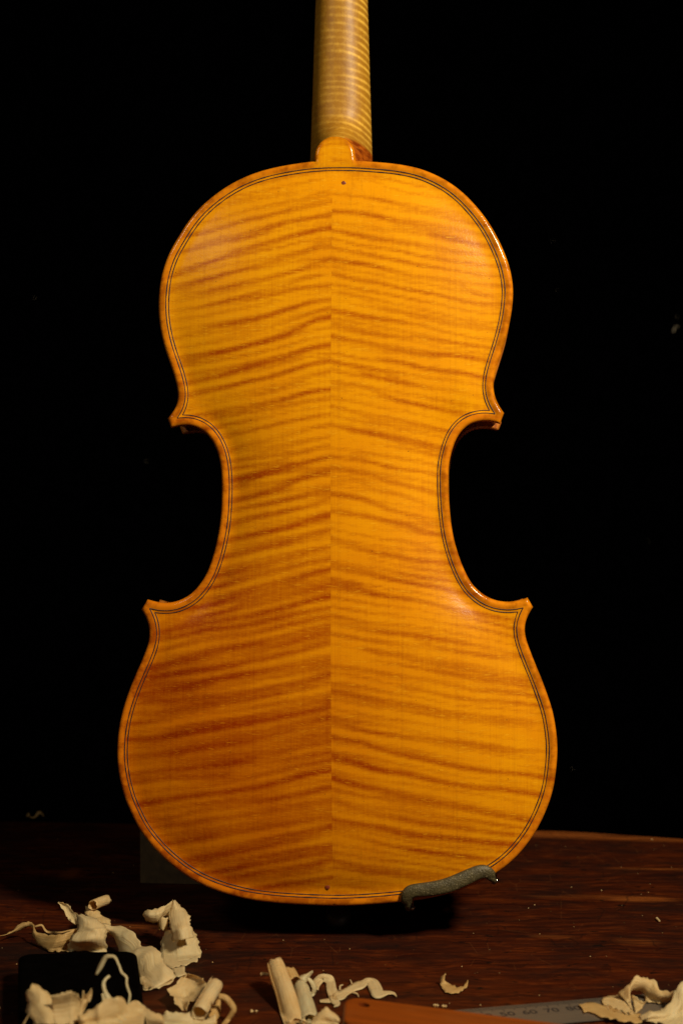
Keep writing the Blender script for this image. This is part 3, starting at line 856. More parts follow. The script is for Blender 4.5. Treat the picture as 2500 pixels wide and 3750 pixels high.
# ------------------------------------------------------------------ neck, fingerboard, end button
def build_neck():
    yb = L(1250, 591)[1]; yt = L(1230, 501)[1]
    bx = [(L(1152, 570)[0] + L(1300, 570)[0]) / 2, (L(1300, 570)[0] - L(1152, 570)[0]) / 2]
    ltab = [(593, 1136.5), (478, 1140), (351, 1145), (191, 1150), (0, 1156.5), (-300, 1166), (-700, 1174)]
    rtab = [(593, 1364.5), (478, 1360), (351, 1356), (175, 1351), (0, 1346), (-300, 1336), (-700, 1328)]
    ys = np.concatenate([np.linspace(yb - .004, yt + .03, 80), np.linspace(yt + .0306, yt + .20, 280)])
    NS = 40
    V, Fc, fl, va = [], [], [], []
    def gz(y): return -.0405 + .075 * max(0, y - yb)
    for y in ys:
        z0 = gz(y)
        # pixel row of this height on the glue plane -> half width there
        pr = to_px(np.array([0.]), np.array([y]), np.array([z0]))[1][0]
        l = np.interp(-pr, [-a for a, _ in ltab], [b for _, b in ltab]); r = np.interp(-pr, [-a for a, _ in rtab], [b for _, b in rtab])
        xl = L(l, pr, z0)[0]; xr = L(r, pr, z0)[0]
        cx, wv = (xl + xr) / 2, (xr - xl) / 2
        s = y - yt
        zn = z0 + .0145 + .0006 * (s > 0)
        if s < -.0005: zb_, k = .0012, 1.0
        else:
            q = np.clip((s + .0005) / .024, 0, 1); e = (1 - q) ** 2.6
            zb_ = zn + (.0012 - zn) * e; k = (1 - q) ** 1.6
        if s < 0:   # half width of the button at this height
            bw = bx[1] * math.sqrt(max(0.02, 1 - (max(0, (y - (yt - bx[1])) / bx[1])) ** 2)) - .0004
        else: bw = bx[1] * .25
        bwk = bw if s < 0 else bx[1] * .30 * k
        for j in range(NS + 1):
            a = math.pi * j / NS
            ce, se = math.cos(a), math.sin(a)
            ex = math.copysign(abs(ce) ** .92, ce)
            t = se ** .92
            hw_ell = abs(ex); hw_heel_w = wv + (bwk - wv) * t ** 1.6
            x_ell = wv * ex
            x_heel = math.copysign(hw_heel_w, ce) if abs(ce) > .25 else bwk * ce / .25 * (1 if t > .9 else 1)
            if abs(ce) <= .25: x_heel = hw_heel_w * ce / .25
            kk = min(1, k * 1.0)
            x = cx * (1 - kk) + (cx + (bx[0] - cx) * t) * kk + x_ell * (1 - kk) + x_heel * kk
            z = z0 + (zb_ - z0) * t
            V.append((x, y, z))
            # curl: bands bending down towards the treble side, brightest there
            u = (x - cx) / max(wv, 1e-4)
            sv = y + .0032 * max(0, u) ** 2.0 + .0012 * u
            ph = sv / .0037 + 1.2 * value_noise(np.array([sv / .011]), np.array([u * .6]), 41)[0]
            f = (.5 + .5 * math.cos(2 * math.pi * ph)) ** 2.6 * (.25 + 1.0 * value_noise(np.array([sv / .0045]), np.array([u * 2.2]), 42)[0])
            fl.append(float(f * np.clip(.62 + .6 * u, .16, 1.0)))
            ed = yt + .002 - .0115 * np.clip(1 - (u + .05), 0, 1) * (u < .25) - .003 * max(0, u - .5) + (.0006 if u > 0 else 0)
            va.append(float(np.clip((ed - y) / .0016 + .5, 0, 1)) * (1.0 if u > -.2 else .55))
    n = NS + 1
    for i in range(len(ys) - 1):
        for j in range(NS): Fc.append((i * n + j, (i + 1) * n + j, (i + 1) * n + j + 1, i * n + j + 1))
        Fc.append((i * n + NS, (i + 1) * n + NS, (i + 1) * n, i * n))
    Fc.append(tuple(range(n))); Fc.append(tuple((len(ys) - 1) * n + j for j in range(n)))
    o = obj('neck', V, Fc, M['neck'], violin)
    attr(o, 'curl', fl); attr(o, 'varnish', va)
    bm = bmesh.new(); bm.from_mesh(o.data); bmesh.ops.recalc_face_normals(bm, faces=bm.faces); bm.to_mesh(o.data); bm.free()
    # fingerboard, running from above the frame down over the belly
    V, Fc = [], []
    for y in np.linspace(yb - .12, yt + .20, 30):
        z0 = gz(y) if y > yb else -.0405 + .075 * (y - yb)
        h = .0112 + (.0200 - .0112) * np.clip((yt + .11 - y) / .25, 0, 1)
        for j in range(13):
            a = -1 + 2 * j / 12
            V.append((bx[0] + .0008 + h * a, y, z0 - .0002))
        for j in range(13):
            a = 1 - 2 * j / 12
            V.append((bx[0] + .0008 + h * a, y, z0 - .0055 - .0025 * (1 - a * a)))
    n = 26
    for i in range(29):
        for j in range(n): Fc.append((i * n + j, i * n + (j + 1) % n, (i + 1) * n + (j + 1) % n, (i + 1) * n + j))
    Fc.append(tuple(range(n))); Fc.append(tuple(29 * n + j for j in range(n)))
    obj('fingerboard', V, Fc, M['ebony'], violin, smooth=False)
build_neck()

def end_button():
    xb, ybm = L(1222, 3317)
    # axis from the bottom rib down to the bench, along the body
    zax = -.024
    top = Vector((xb, ybm + .0024, zax))
    dn = Vector((0, -1, 0))
    w0 = VM @ top; dw = (VM.to_3x3() @ dn)
    ln = (w0.z - .0002) / -dw.z
    prof = [(0, .0030), (ln * .35, .0032), (ln * .45, .0052), (ln * .62, .0066), (ln * .85, .0064), (ln * .97, .0045), (ln, .0018)]
    V, Fc = [], []; n = 20
    for s, r in prof:
        for k in range(n):
            a = 2 * math.pi * k / n; V.append((top.x + r * math.cos(a), top.y - s, top.z + r * math.sin(a)))
    for q in range(len(prof) - 1):
        for k in range(n): Fc.append((q * n + k, q * n + (k + 1) % n, (q + 1) * n + (k + 1) % n, (q + 1) * n + k))
    Fc.append(tuple((len(prof) - 1) * n + k for k in range(n)))
    obj('end_button', V, Fc, M['ebony'], violin)
    print('END GAP mm', ln * 1000, 'bottom z', (VM @ Vector((xb, ybm, .002))).z)
end_button()
violin.matrix_world = VM
tag(violin, 'amber varnished violin seen from its flamed two-piece maple back, standing upright on the bench', 'violin')

# ------------------------------------------------------------------ chin rest clamp
def sweep(path, widths, thick, ups, nseg=12):
    """rounded-rectangle sweep along 3-D points with given up vectors"""
    V, Fc = [], []
    n = len(path)
    for i, p in enumerate(path):
        t = (path[min(i + 1, n - 1)] - path[max(i - 1, 0)]).normalized()
        u = ups[i]; u = (u - t * u.dot(t)).normalized(); s = t.cross(u).normalized()
        for k in range(nseg):
            a = 2 * math.pi * k / nseg; c, d = math.cos(a), math.sin(a)
            c = math.copysign(abs(c) ** .75, c); d = math.copysign(abs(d) ** .75, d)
            V.append(p + s * (c * widths[i] / 2) + u * (d * thick[i] / 2))
    for i in range(n - 1):
        for k in range(nseg): Fc.append((i * nseg + k, i * nseg + (k + 1) % nseg, (i + 1) * nseg + (k + 1) % nseg, (i + 1) * nseg + k))
    Fc.append(tuple(range(nseg))); Fc.append(tuple((n - 1) * nseg + k for k in range(nseg)))
    return V, Fc
def c8(zx, zy): return 1400 + zx * .3189, 3050 + zy * .3189
def build_clamp():
    root = bpy.data.objects.new('chin_rest_clamp', None); COL.objects.link(root)
    def q(zx, zy, z):
        x, y = L(*c8(zx, zy), z); return np.array([x, y, z])
    keys = [(q(300, 862, -.006), 1.8, 1.7), (q(288, 835, .000), 2.2, 1.8), (q(278, 790, .0038), 2.7, 2.1), (q(278, 735, .0054), 3.1, 2.3), (q(302, 685, .0060), 3.4, 2.4),
            (q(370, 662, .0064), 3.3, 2.4), (q(480, 650, .0067), 3.4, 2.4), (q(620, 633, .0070), 3.6, 2.4), (q(760, 598, .0070), 3.7, 2.4), (q(890, 545, .0068), 3.7, 2.4),
            (q(1000, 495, .0066), 3.6, 2.4), (q(1090, 452, .0063), 3.4, 2.4), (q(1160, 438, .0060), 3.4, 2.4), (q(1210, 455, .0054), 3.1, 2.3),
            (q(1246, 492, .0040), 2.7, 2.1), (q(1268, 528, .000), 2.2, 1.8), (q(1272, 552, -.006), 1.8, 1.7)]
    pts = np.array([k[0] for k in keys]); ww = np.array([[k[1], k[2]] for k in keys])
    path = catmull(np.c_[pts, ww * [.00190, .0015]], .0012)
    path = smooth(path, 3)
    ups = [Vector((0, 0, 1)) for _ in path]
    for i in range(len(path)):
        e = min(i, len(path) - 1 - i)
        if e < 9: ups[i] = Vector((-.6 if i < 20 else .7, .35, e / 9))
    V, Fc = sweep([Vector(p[:3]) for p in path], path[:, 3], path[:, 4], ups)
    obj('clamp_bar', V, Fc, M['clamp'], root)
    V, Fc = sweep([Vector(p[:3]) - Vector((0, .0003, .0022 + .0001)) for p in path[14:-14]], path[14:-14, 3] * .8, path[14:-14, 4] * .5, ups[14:-14])
    obj('cork_pad', V, Fc, plain('cork', (.10, .05, .02), .9), root)
    for (zx, zy) in ((326, 842), (1290, 530)):
        a = Vector(q(zx, zy, -.002)); b = Vector((a.x, a.y, -.039))
        path2 = [a + (b - a) * t for t in np.linspace(0, 1, 12)]
        wd = [.0021, .0023, .0023, .0017, .0017, .0032, .0034, .0034, .0032, .0017, .0017, .0017]
        V, Fc = sweep(path2, wd, wd, [Vector((0, 1, 0))] * 12)
        cs = obj('clamp_screw', V, Fc, M['nickel'], root)
        bm = bmesh.new(); bmesh.ops.create_uvsphere(bm, u_segments=20, v_segments=14, radius=.0013)
        for v_ in bm.verts: v_.co = Vector((v_.co.x + a.x + .0006, v_.co.y + a.y - .0006, v_.co.z * 1.2 + a.z + .0004))
        bm_obj('screw_cap', bm, M['nickel'], cs)
    root.matrix_world = VM
    tag(root, 'dull grey metal chin rest clamp hooked over the lower right rim of the violin', 'clamp')
build_clamp()

# ------------------------------------------------------------------ blocks on the bench
def block(name, corners, z0, z1, mat, rad=.004, seg_=4, label='', cat='block'):
    bm = bmesh.new()
    vs = [bm.verts.new((c.x, c.y, z0)) for c in corners]; ts = [bm.verts.new((c.x, c.y, z1)) for c in corners]
    bm.faces.new(vs[::-1]); bm.faces.new(ts)
    for k in range(4): bm.faces.new((vs[k], vs[(k + 1) % 4], ts[(k + 1) % 4], ts[k]))
    bm.normal_update(); bmesh.ops.recalc_face_normals(bm, faces=bm.faces)
    ve = [e for e in bm.edges if abs(e.verts[0].co.z - e.verts[1].co.z) > 1e-5]
    bmesh.ops.bevel(bm, geom=ve, offset=rad, segments=seg_, affect='EDGES', profile=.5)
    te = [e for e in bm.edges if min(e.verts[0].co.z, e.verts[1].co.z) > z1 - 1e-5]
    bmesh.ops.bevel(bm, geom=te, offset=min(rad * .4, .0015), segments=3, affect='EDGES', profile=.5)
    o = bm_obj(name, bm, mat, smooth=False); tag(o, label, cat); return o
hb = .012
BLK = np.array([(c.x, c.y) for c in (G(66, 3490, hb), G(500, 3477, hb), G(562, 3905, hb), G(64, 3905, hb))])
block('black_block', [G(68, 3492, hb), G(500, 3479, hb), G(560, 3900, hb), G(66, 3900, hb)], .0004, hb, M['darkblock'], .007, 6,
      'flat black block lying under the shavings at the lower left', 'block')
b0, b1 = G(513, 3236), G(1000, 3248)
dv = (b1 - b0).normalized(); pv = Vector((-dv.y, dv.x, 0))
block('support_block', [b0, b0 + dv * .10, b0 + dv * .10 + pv * .045, b0 + pv * .045], .0004, .046, M['olive'], .0008, 2,
      'dark olive brown wooden block standing behind the lower left of the violin', 'block')

def build_bar():
    hz = .016
    A = G(1262, 3644, hz); B = G(2008, 3741, hz)
    dx = (B - A); dx.z = 0; Lg = dx.length; dx.normalize(); dy = Vector((dx.y, -dx.x, 0))
    W = .034
    kk = -dx.y / dx.x * .92
    def q(u, v):
        u = u + v * kk
        return Vector((A.x + dx.x * u + dy.x * v, A.y + dx.y * u + dy.y * v, 0))
    out = []
    def arc(cu, cv, r, a0, a1, n=10):
        for k in range(n + 1):
            a = a0 + (a1 - a0) * k / n; out.append((cu + r * math.cos(a), cv + r * math.sin(a)))
    r = .0085
    arc(r, r, r, -math.pi / 2, -math.pi, 8)
    arc(r, W - r, r, math.pi, math.pi / 2, 8)
    out += [(.12, W), (.19, W), (.19, 0), (.12, 0), (.05, 0)]
    hcx, hcy = (G(1332, 3680, hz) - A).dot(dx), (G(1332, 3680, hz) - A).dot(dy)
    hcx -= hcy * kk
    hole = [(hcx + .0026 * math.cos(a), hcy + .0024 * math.sin(a)) for a in np.linspace(0, 2 * math.pi, 16, endpoint=False)]
    n1, n2 = len(out), len(hole)
    def ins(o_, d):
        p = np.array(o_); t = np.roll(p, -1, 0) - np.roll(p, 1, 0); nn = np.c_[-t[:, 1], t[:, 0]]; nn /= np.linalg.norm(nn, axis=1)[:, None]
        c = p + nn * d
        return c if np.abs(c - p.mean(0)).sum() < np.abs(p - nn * d - p.mean(0)).sum() else p - nn * d
    o1 = ins(out, .0012)
    pts = [Vector(p) for p in o1] + [Vector(p) for p in hole]
    ed = [(k, (k + 1) % n1) for k in range(n1)] + [(n1 + k, n1 + (k + 1) % n2) for k in range(n2)]
    vo, eo, fo, *_ = delaunay_2d_cdt(pts, ed, [], 1, 1e-7)
    hp = np.array(hole)
    V = [q(v.x, v.y) + Vector((0, 0, hz)) for v in vo]; Fc = []
    for f in fo:
        c = sum((Vector(vo[k]) for k in f), Vector((0, 0))) / len(f)
        if (c.x - hcx) ** 2 / .0026 ** 2 + (c.y - hcy) ** 2 / .0024 ** 2 < .9: continue
        Fc.append(tuple(f))
    b = len(V)
    levels = [(o1, hz), (ins(out, .0004), hz - .0003), (np.array(out), hz - .0012), (np.array(out), .0005)]
    for lv, z in levels: V += [q(p[0], p[1]) + Vector((0, 0, z)) for p in lv]
    for r_ in range(3):
        for k in range(n1): Fc.append((b + r_ * n1 + k, b + r_ * n1 + (k + 1) % n1, b + (r_ + 1) * n1 + (k + 1) % n1, b + (r_ + 1) * n1 + k))
    Fc.append(tuple(b + 3 * n1 + k for k in range(n1)))
    b2 = len(V)
    for z in (hz, hz - .010): V += [q(p[0], p[1]) + Vector((0, 0, z)) for p in hole]
    for k in range(n2): Fc.append((b2 + k, b2 + n2 + k, b2 + n2 + (k + 1) % n2, b2 + (k + 1) % n2))
    Fc.append(tuple(b2 + n2 + k for k in range(n2)))
    # store in local frame so the grain runs along the bar
    MI = Matrix.Translation(A.xy.to_3d()) @ Matrix((dx, dy, Vector((0, 0, 1)))).transposed().to_4x4()
    o = obj('wooden_tool_bar', [MI.inverted() @ v for v in V], Fc, M['bar'], smooth=False)
    bm = bmesh.new(); bm.from_mesh(o.data); bmesh.ops.remove_doubles(bm, verts=bm.verts, dist=1e-6); bmesh.ops.recalc_face_normals(bm, faces=bm.faces); bm.to_mesh(o.data); bm.free()
    o.matrix_world = MI
    tag(o, 'orange brown wooden bar with rounded end and small hole, across the bottom edge', 'tool')
build_bar()

def build_ruler():
    zt = .0016
    A = G(1715, 3694, zt); B = G(2208, 3652, zt)
    dx = (B - A); dx.z = 0; dx.normalize(); dy = Vector((dx.y, -dx.x, 0))
    MI = Matrix.Translation(Vector((A.x, A.y, 0))) @ Matrix((dx, Vector((-dy.x, -dy.y, 0)), Vector((0, 0, 1)))).transposed().to_4x4()
    inv = MI.inverted()
    def edge_u(px):     # distance along the edge of the image column px
        lo, hi = -.2, .3
        for _ in range(50):
            mid = (lo + hi) / 2; w_ = MI @ Vector((mid, -.008, zt)); c = CMI @ w_
            if 1250 + c.x / -c.z * F < px: lo = mid
            else: hi = mid
        return lo
    u60, u70, u80 = edge_u(1931), edge_u(2011), edge_u(2091)
    mm = (u80 - u60) / 20
    print('RULER mm', mm * 1000)
    W = .0245
    root = bpy.data.objects.new('steel_ruler', None); COL.objects.link(root)
    u0 = u60 - 62 * mm; u1 = u60 + 62 * mm
    bm = bmesh.new()
    bmesh.ops.create_cube(bm, size=1)
    for v in bm.verts: v.co = Vector((u0 + (v.co.x + .5) * (u1 - u0), -W * (v.co.y + .5), .0006 + (v.co.z + .5) * (zt - .0006)))
    bmesh.ops.recalc_face_normals(bm, faces=bm.faces)
    bmesh.ops.bevel(bm, geom=bm.edges[:], offset=.0002, segments=2, affect='EDGES')
    bm_obj('blade', bm, M['rule'], root, smooth=False)
    V, Fc = [], []
    for k in range(0, 121):
        u = u60 + (k - 60) * mm; ln = .0064 if k % 10 == 0 else (.0052 if k % 5 == 0 else .0040)
        b = len(V); hw = .00019
        V += [(u - hw, -.0004, zt + .00005), (u + hw, -.0004, zt + .00005), (u + hw, -.0004 - ln, zt + .00005), (u - hw, -.0004 - ln, zt + .00005)]
        Fc.append((b, b + 3, b + 2, b + 1))
    s = obj('scale_marks', V, Fc, M['ink'], root, smooth=False); s['kind'] = 'stuff'
    for k in range(10, 121, 10):
        cu = bpy.data.curves.new('number', 'FONT'); cu.body = str(k); cu.size = .0066; cu.align_x = 'CENTER'; cu.extrude = 0; cu.offset = .00010
        to = bpy.data.objects.new('tmp', cu); COL.objects.link(to)
        dg = bpy.context.evaluated_depsgraph_get()
        me = bpy.data.meshes.new_from_object(to.evaluated_get(dg)); bpy.data.objects.remove(to)
        me.materials.clear(); me.materials.append(M['ink'])
        no = bpy.data.objects.new('number', me); COL.objects.link(no); no.parent = root
        no.location = (u60 + (k - 60) * mm, -.0124, zt + .00006)
    root.matrix_world = MI
    tag(root, 'grey steel ruler with millimetre marks lying behind the orange wooden bar', 'ruler')
build_ruler()

# ------------------------------------------------------------------ wood shavings
SG = 'wood shavings on the bench'
def rs(rail, n):
    p = np.array(rail, float)
    d = np.r_[0, np.cumsum(np.linalg.norm(np.diff(p[:, :2], axis=0), axis=1))]
    c = catmull(p, max(d[-1] / 60, .5))
    dd = np.r_[0, np.cumsum(np.linalg.norm(np.diff(c[:, :2], axis=0), axis=1))]
    t = np.linspace(0, dd[-1], n)
    return np.c_[[np.interp(t, dd, c[:, k]) for k in range(c.shape[1])]].T
class Sh:
    """a shaving: several curved sheets in one mesh"""
    def __init__(s, seed=1): s.V = []; s.F = []; s.A = []; s.r = random.Random(seed); s.seed = seed
    def sheet(s, A, B, Z, bulge=.002, crump=.0006, n=30, m=9, ragged=0.0, Zb=None):
        """A, B: photo-pixel rails; Z: depth (or list along) of rail A, Zb of rail B"""
        a = rs(A, n); b = rs(B, n)
        za = np.interp(np.linspace(0, 1, n), np.linspace(0, 1, len(Z)), Z) if isinstance(Z, (list, tuple)) else np.full(n, Z)
        Zb = Z if Zb is None else Zb
        zb = np.interp(np.linspace(0, 1, n), np.linspace(0, 1, len(Zb)), Zb) if isinstance(Zb, (list, tuple)) else np.full(n, Zb)
        base = len(s.V)
        for i in range(n):
            pa, pb = P(a[i, 0], a[i, 1], za[i]), P(b[i, 0], b[i, 1], zb[i])
            vd = (Vector((0, 0, H)) - (pa + pb) / 2).normalized()
            for j in range(m):
                t = j / (m - 1)
                e = 0
                if ragged: e = ragged * (value_noise(np.array([i * .9 + s.seed]), np.array([3.]), 7)[0] - .5) * (1 if j == 0 else .4 if j == 1 else 0)
                p = pa.lerp(pb, t + e) + vd * (bulge * math.sin(math.pi * t))
                w_ = p * 55 + Vector((s.seed * 3.1, 0, 0))
                nz = noise.noise_vector(w_) * crump * 1.3 + noise.noise_vector(w_ * 3.1) * crump * .5
                cr = 1 - abs(noise.noise(w_ * 1.7)) * 2
                nz = nz + vd * max(0, cr) ** 3 * crump * 1.4
                if j in (0, m - 1): nz = nz + (pb - pa).normalized() * (noise.noise(p * 900) * .0008 + noise.noise(p * 300) * .0010)
                if i in (0, n - 1): nz = nz + Vector((0, 0, 1)) * noise.noise(p * 700) * .0009
                p = p + nz
                s.V.append(p); s.A.append((i / n * 4 + base, t * (pa - pb).length))
        for i in range(n - 1):
            for j in range(m - 1): s.F.append((base + i * m + j, base + i * m + j + 1, base + (i + 1) * m + j + 1, base + (i + 1) * m + j))
        return s
    def roll(s, a, b, r, turns=1.4, start=0.0, grow=1.25, taper=1.0, n=26, m=14, crump=.0003, ra=None):
        """a loosely rolled tube between world points a and b"""
        ax = (b - a); t0 = ax.normalized(); vd = (Vector((0, 0, H)) - a).normalized()
        u = (vd - t0 * vd.dot(t0)).normalized(); v = t0.cross(u)
        base = len(s.V)
        for i in range(m):
            f = i / (m - 1); c = a.lerp(b, f)
            for k in range(n):
                q = k / (n - 1); an = start + q * turns * 2 * math.pi + .25 * f
                rr = r * (1 + (grow - 1) * (1 - q)) * (1 + (taper - 1) * f)
                p = c + (u * math.cos(an) + v * math.sin(an)) * rr
                if i in (0, m - 1): p = p + t0 * (value_noise(np.array([k * .7 + s.seed * 5]), np.array([float(i)]), 9)[0] - .5) * r * .9
                p = p + noise.noise_vector(p * 60 + Vector((s.seed, 0, 0))) * crump
                s.V.append(p); s.A.append((f * 4 + base, q * turns * 6.3 * r))
        for i in range(m - 1):
            for k in range(n - 1): s.F.append((base + i * n + k, base + i * n + k + 1, base + (i + 1) * n + k + 1, base + (i + 1) * n + k))
        return s
    def strip(s, path, widths, Z, twist=0.0, tilt=.5, crump=.0004, n=40):
        """a narrow ribbon along a pixel path, widths in pixels"""
        c = rs(path, n); wd = np.interp(np.linspace(0, 1, n), np.linspace(0, 1, len(widths)), widths)
        z = np.interp(np.linspace(0, 1, n), np.linspace(0, 1, len(Z)), Z) if isinstance(Z, (list, tuple)) else np.full(n, Z)
        base = len(s.V); m = 5
        pts = [P(c[i, 0], c[i, 1], z[i]) for i in range(n)]
        for i in range(n):
            t = (pts[min(i + 1, n - 1)] - pts[max(i - 1, 0)]).normalized()
            vd = (Vector((0, 0, H)) - pts[i]).normalized()
            side = t.cross(vd).normalized(); dep = vd
            an = tilt + twist * i / n
            d = (side * math.cos(an) + dep * math.sin(an))
            w_ = wd[i] * z[i] / F
            for j in range(m):
                q = j / (m - 1) - .5
                p = pts[i] + d * w_ * q + side.cross(d) * 0 + vd * (w_ * .25 * (1 - 4 * q * q))
                p = p + noise.noise_vector(p * 140 + Vector((s.seed, 0, 0))) * crump
                s.V.append(p); s.A.append((i / n * 6 + base, q * w_))
        for i in range(n - 1):
            for j in range(m - 1): s.F.append((base + i * m + j, base + i * m + j + 1, base + (i + 1) * m + j + 1, base + (i + 1) * m + j))
        return s
    def done(s, mat, label, group=SG, thick=.00008, name='wood_shaving', cat='shaving'):
        # nothing may dip into the bench top
        eye = Vector((0, 0, H)); V = []
        for v in s.V:
            if v.z < hb + .0006:
                t = (hb + .0006 - H) / (v.z - H); w_ = eye + (v - eye) * t
                if inside(np.array([[w_.x, w_.y]]), BLK)[0] and inside(np.array([[v.x, v.y]]), BLK)[0]: v = w_
            zm = .0009 if s.seed < 19 else .0024
            if v.z < zm: v = eye + (v - eye) * ((zm - H) / (v.z - H))
            V.append(v)
        o = obj(name, V, s.F, mat)
        attr(o, 'along', [a[0] % 97 for a in s.A]); attr(o, 'across', [a[1] for a in s.A])
        md = o.modifiers.new('thickness', 'SOLIDIFY'); md.thickness = thick; md.offset = 0
        tag(o, label, cat, group); return o

def z3(x, y): return (x * .287, 3250 + y * .287)
def z4(x, y): return (350 + x * .287, 3250 + y * .287)
def z5(x, y): return (x * .287, 3480 + y * .287)
def z6(x, y): return (430 + x * .287, 3480 + y * .287)
def z7(x, y): return (940 + x * .287, 3480 + y * .287)
def z8(x, y): return (2080 + x * .268, 3540 + y * .268)
def zz(f, *pts): return [f(*p) for p in pts]

# long thin ribbon with a cup, far left
s = Sh(1)
s.sheet(zz(z3, (-60,618),(0,610),(100,590),(180,540),(240,470),(320,435),(380,435),(425,480),(455,560),(600,590),(760,595),(990,540)),
        zz(z3, (-60,624),(0,621),(100,606),(190,572),(250,537),(320,506),(378,500),(420,535),(415,620),(520,745),(640,812),(870,812)),
        [.80,.81,.815,.815,.815,.81,.805,.80,.795,.795,.80], .0012, .0005, 44, 9)
s.strip(zz(z3, (450,500),(500,482),(545,482),(590,550),(640,575),(760,578),(870,555),(990,536)), [7,8,9,9,7,6,6], .822, 0, .35)
s.done(M['shave_warm'], 'thin golden shaving ribbon with a trailing tail at the far left')
# main crumpled shaving: leaf, front and saddle, falling into a broad sheet
s = Sh(2)
s.sheet(zz(z3, (742,178),(800,262),(830,335),(900,412),(965,490)), zz(z3, (750,176),(850,212),(930,275),(975,335),(995,460)), [.815,.812,.808], -.0015, .0005, 24, 8, .05)
s.sheet(zz(z3, (965,320),(1000,430),(1000,540),(915,650),(870,830)), zz(z3, (1095,345),(1250,425),(1375,515),(1390,640),(1355,830)), [.808,.80,.795,.792,.80], .006, .0012, 26, 12)
s.sheet(zz(z4, (-160,330),(0,430),(150,490),(290,503),(400,535),(500,588),(560,660),(590,735),(720,755),(812,812),(850,940)) + zz(z6, (580,165),(700,245),(760,330)),
        zz(z4, (-130,520),(60,570),(165,605),(235,640),(272,720),(290,800),(310,850),(350,900),(400,945)) + zz(z6, (60,80),(150,170),(260,340),(352,522)),
        [.805,.803,.80,.795,.785,.775,.765,.757,.75], .0035, .0013, 46, 12)
s.sheet(zz(z6, (260,340),(352,522)), zz(z6, (760,330),(690,425)), [.755,.75], .0008, .0008, 10, 10, .04)
s.done(M['shave_pale'], 'large twisted pale shaving whose leaf tip points up, left of the folded one')
s = Sh(3)
aR, bR = P(*z3(1185,228), .822), P(*z3(1365,165), .834)
s.roll(aR, bR, .0021, 1.5, 2.6, 1.25)
s.sheet(zz(z3, (1098,240),(1092,300),(1112,390),(1150,470)), zz(z3, (1235,285),(1330,378),(1422,432),(1395,500)), [.826,.822,.814], .0018, .0005, 20, 9)
s.done(M['shave'], 'small cream shaving rolled into a tube, above the twisted pale shaving')
# the folded upright one
s = Sh(4)
s.sheet(zz(z4, (895,540),(825,700),(825,840),(850,945)) + zz(z6, (570,165),(705,238)), zz(z4, (1225,560),(1300,690),(1335,775),(1330,900)) + zz(z6, (1050,60),(1035,135)), [.80,.795,.79,.785], .0030, .0010, 30, 11, .02)
s.sheet(zz(z4, (985,158),(938,262),(922,400),(958,560),(990,690)), zz(z4, (1022,160),(1130,268),(1182,400),(1217,530),(1242,640)), [.81,.806,.798,.790,.788], .0042, .0007, 30, 12, .05)
s.sheet(zz(z4, (1010,156),(890,230),(790,274),(700,272),(632,292),(606,335)), zz(z4, (945,350),(850,392),(800,447),(700,444),(640,410),(610,352)), [.81,.80,.795,.795,.80], .0030, .0006, 26, 10)
s.sheet(zz(z4, (795,400),(802,470),(822,548)), zz(z4, (920,380),(915,470),(888,550)), [.80,.80], .0016, .0003, 10, 7)
s.sheet(zz(z6, (690,225),(760,330)), zz(z6, (855,195),(882,310)), [.775,.765], .0008, .0004, 8, 6)
s.done(M['shave_pale'], 'folded cream shaving standing upright with a snout-like loop to its left')
# bottom-left sheet with ragged top
s = Sh(5)
s.sheet(zz(z5, (335,550),(350,620),(372,700),(380,800),(440,960)), zz(z5, (450,432),(540,490),(640,580),(725,650),(700,960)), [.672,.668,.660], .0030, .0008, 22, 10)
s.sheet(zz(z5, (640,575),(800,552),(920,522),(1000,568),(1040,645),(1070,540),(1105,585),(1182,495)),
        zz(z5, (705,960),(780,960),(850,950),(930,950),(1000,930),(1040,830),(1090,750),(1175,620)), [.660,.662,.668,.672], -.0030, .0007, 50, 12)
s.strip(zz(z5, (300,960),(345,870),(380,800)), [8,6,3], .655)
s.done(M['shave'], 'cupped cream shaving with a ragged top edge at the bottom left corner')
s = Sh(6)
s.strip(zz(z5, (1225,322),(1290,190),(1350,95),(1400,80),(1470,100),(1540,230)) + zz(z6, (30,190),(60,285),(118,345),(122,430),(150,520),(165,580),(140,700)), [9,20,20,12,9,9,9,9,9,9,8], [.690,.69,.688,.685,.682,.68], .4, .2)
s.done(M['shave_cool'], 'thin arched shaving thread looping over the black block')
s = Sh(7)
s.strip(zz(z5, (1400,330),(1345,370),(1320,430),(1340,540),(1400,640),(1470,740),(1580,900)), [10,14,16,22,24,26,30], [.682,.676,.668], .3, .1)
s.strip(zz(z5, (1300,560),(1330,640),(1390,700)), [9,14,10], .676)
s.done(M['shave_cool'], 'short pale curl standing up under the thin arched thread')
s = Sh(8)
s.sheet(zz(z5, (1010,895),(1100,835),(1200,782),(1350,672),(1480,620)) + zz(z6, (0,600),(130,695),(280,698),(400,790),(560,842)), zz(z5, (1010,1000),(1300,1000)) + zz(z6, (0,1000),(200,1000),(400,1000),(570,1000)), [.662,.664,.668,.680,.690], .0030, .0016, 40, 10)
s.strip(zz(z6, (150,700),(200,655),(270,660),(330,720),(380,780)), [6,8,8,6], .68)
s.done(M['shave'], 'heap of broad cream shaving along the bottom edge, left of the rolled tube')
s = Sh(9)
s.sheet(zz(z6, (560,842),(640,788),(700,800),(820,768),(960,760)), zz(z6, (560,1000),(700,1000),(900,1000),(1060,1000)), [.70,.70], .0030, .0012, 20, 9)
s.sheet(zz(z6, (900,800),(1050,830),(1140,850),(1250,800)), zz(z6, (880,1000),(1000,1000),(1180,1000),(1260,980)), [.70,.70], .0025, .0008, 16, 8)
s.done(M['shave_pale'], 'pale shaving sheet under the rolled tube at the bottom edge')
s = Sh(10)
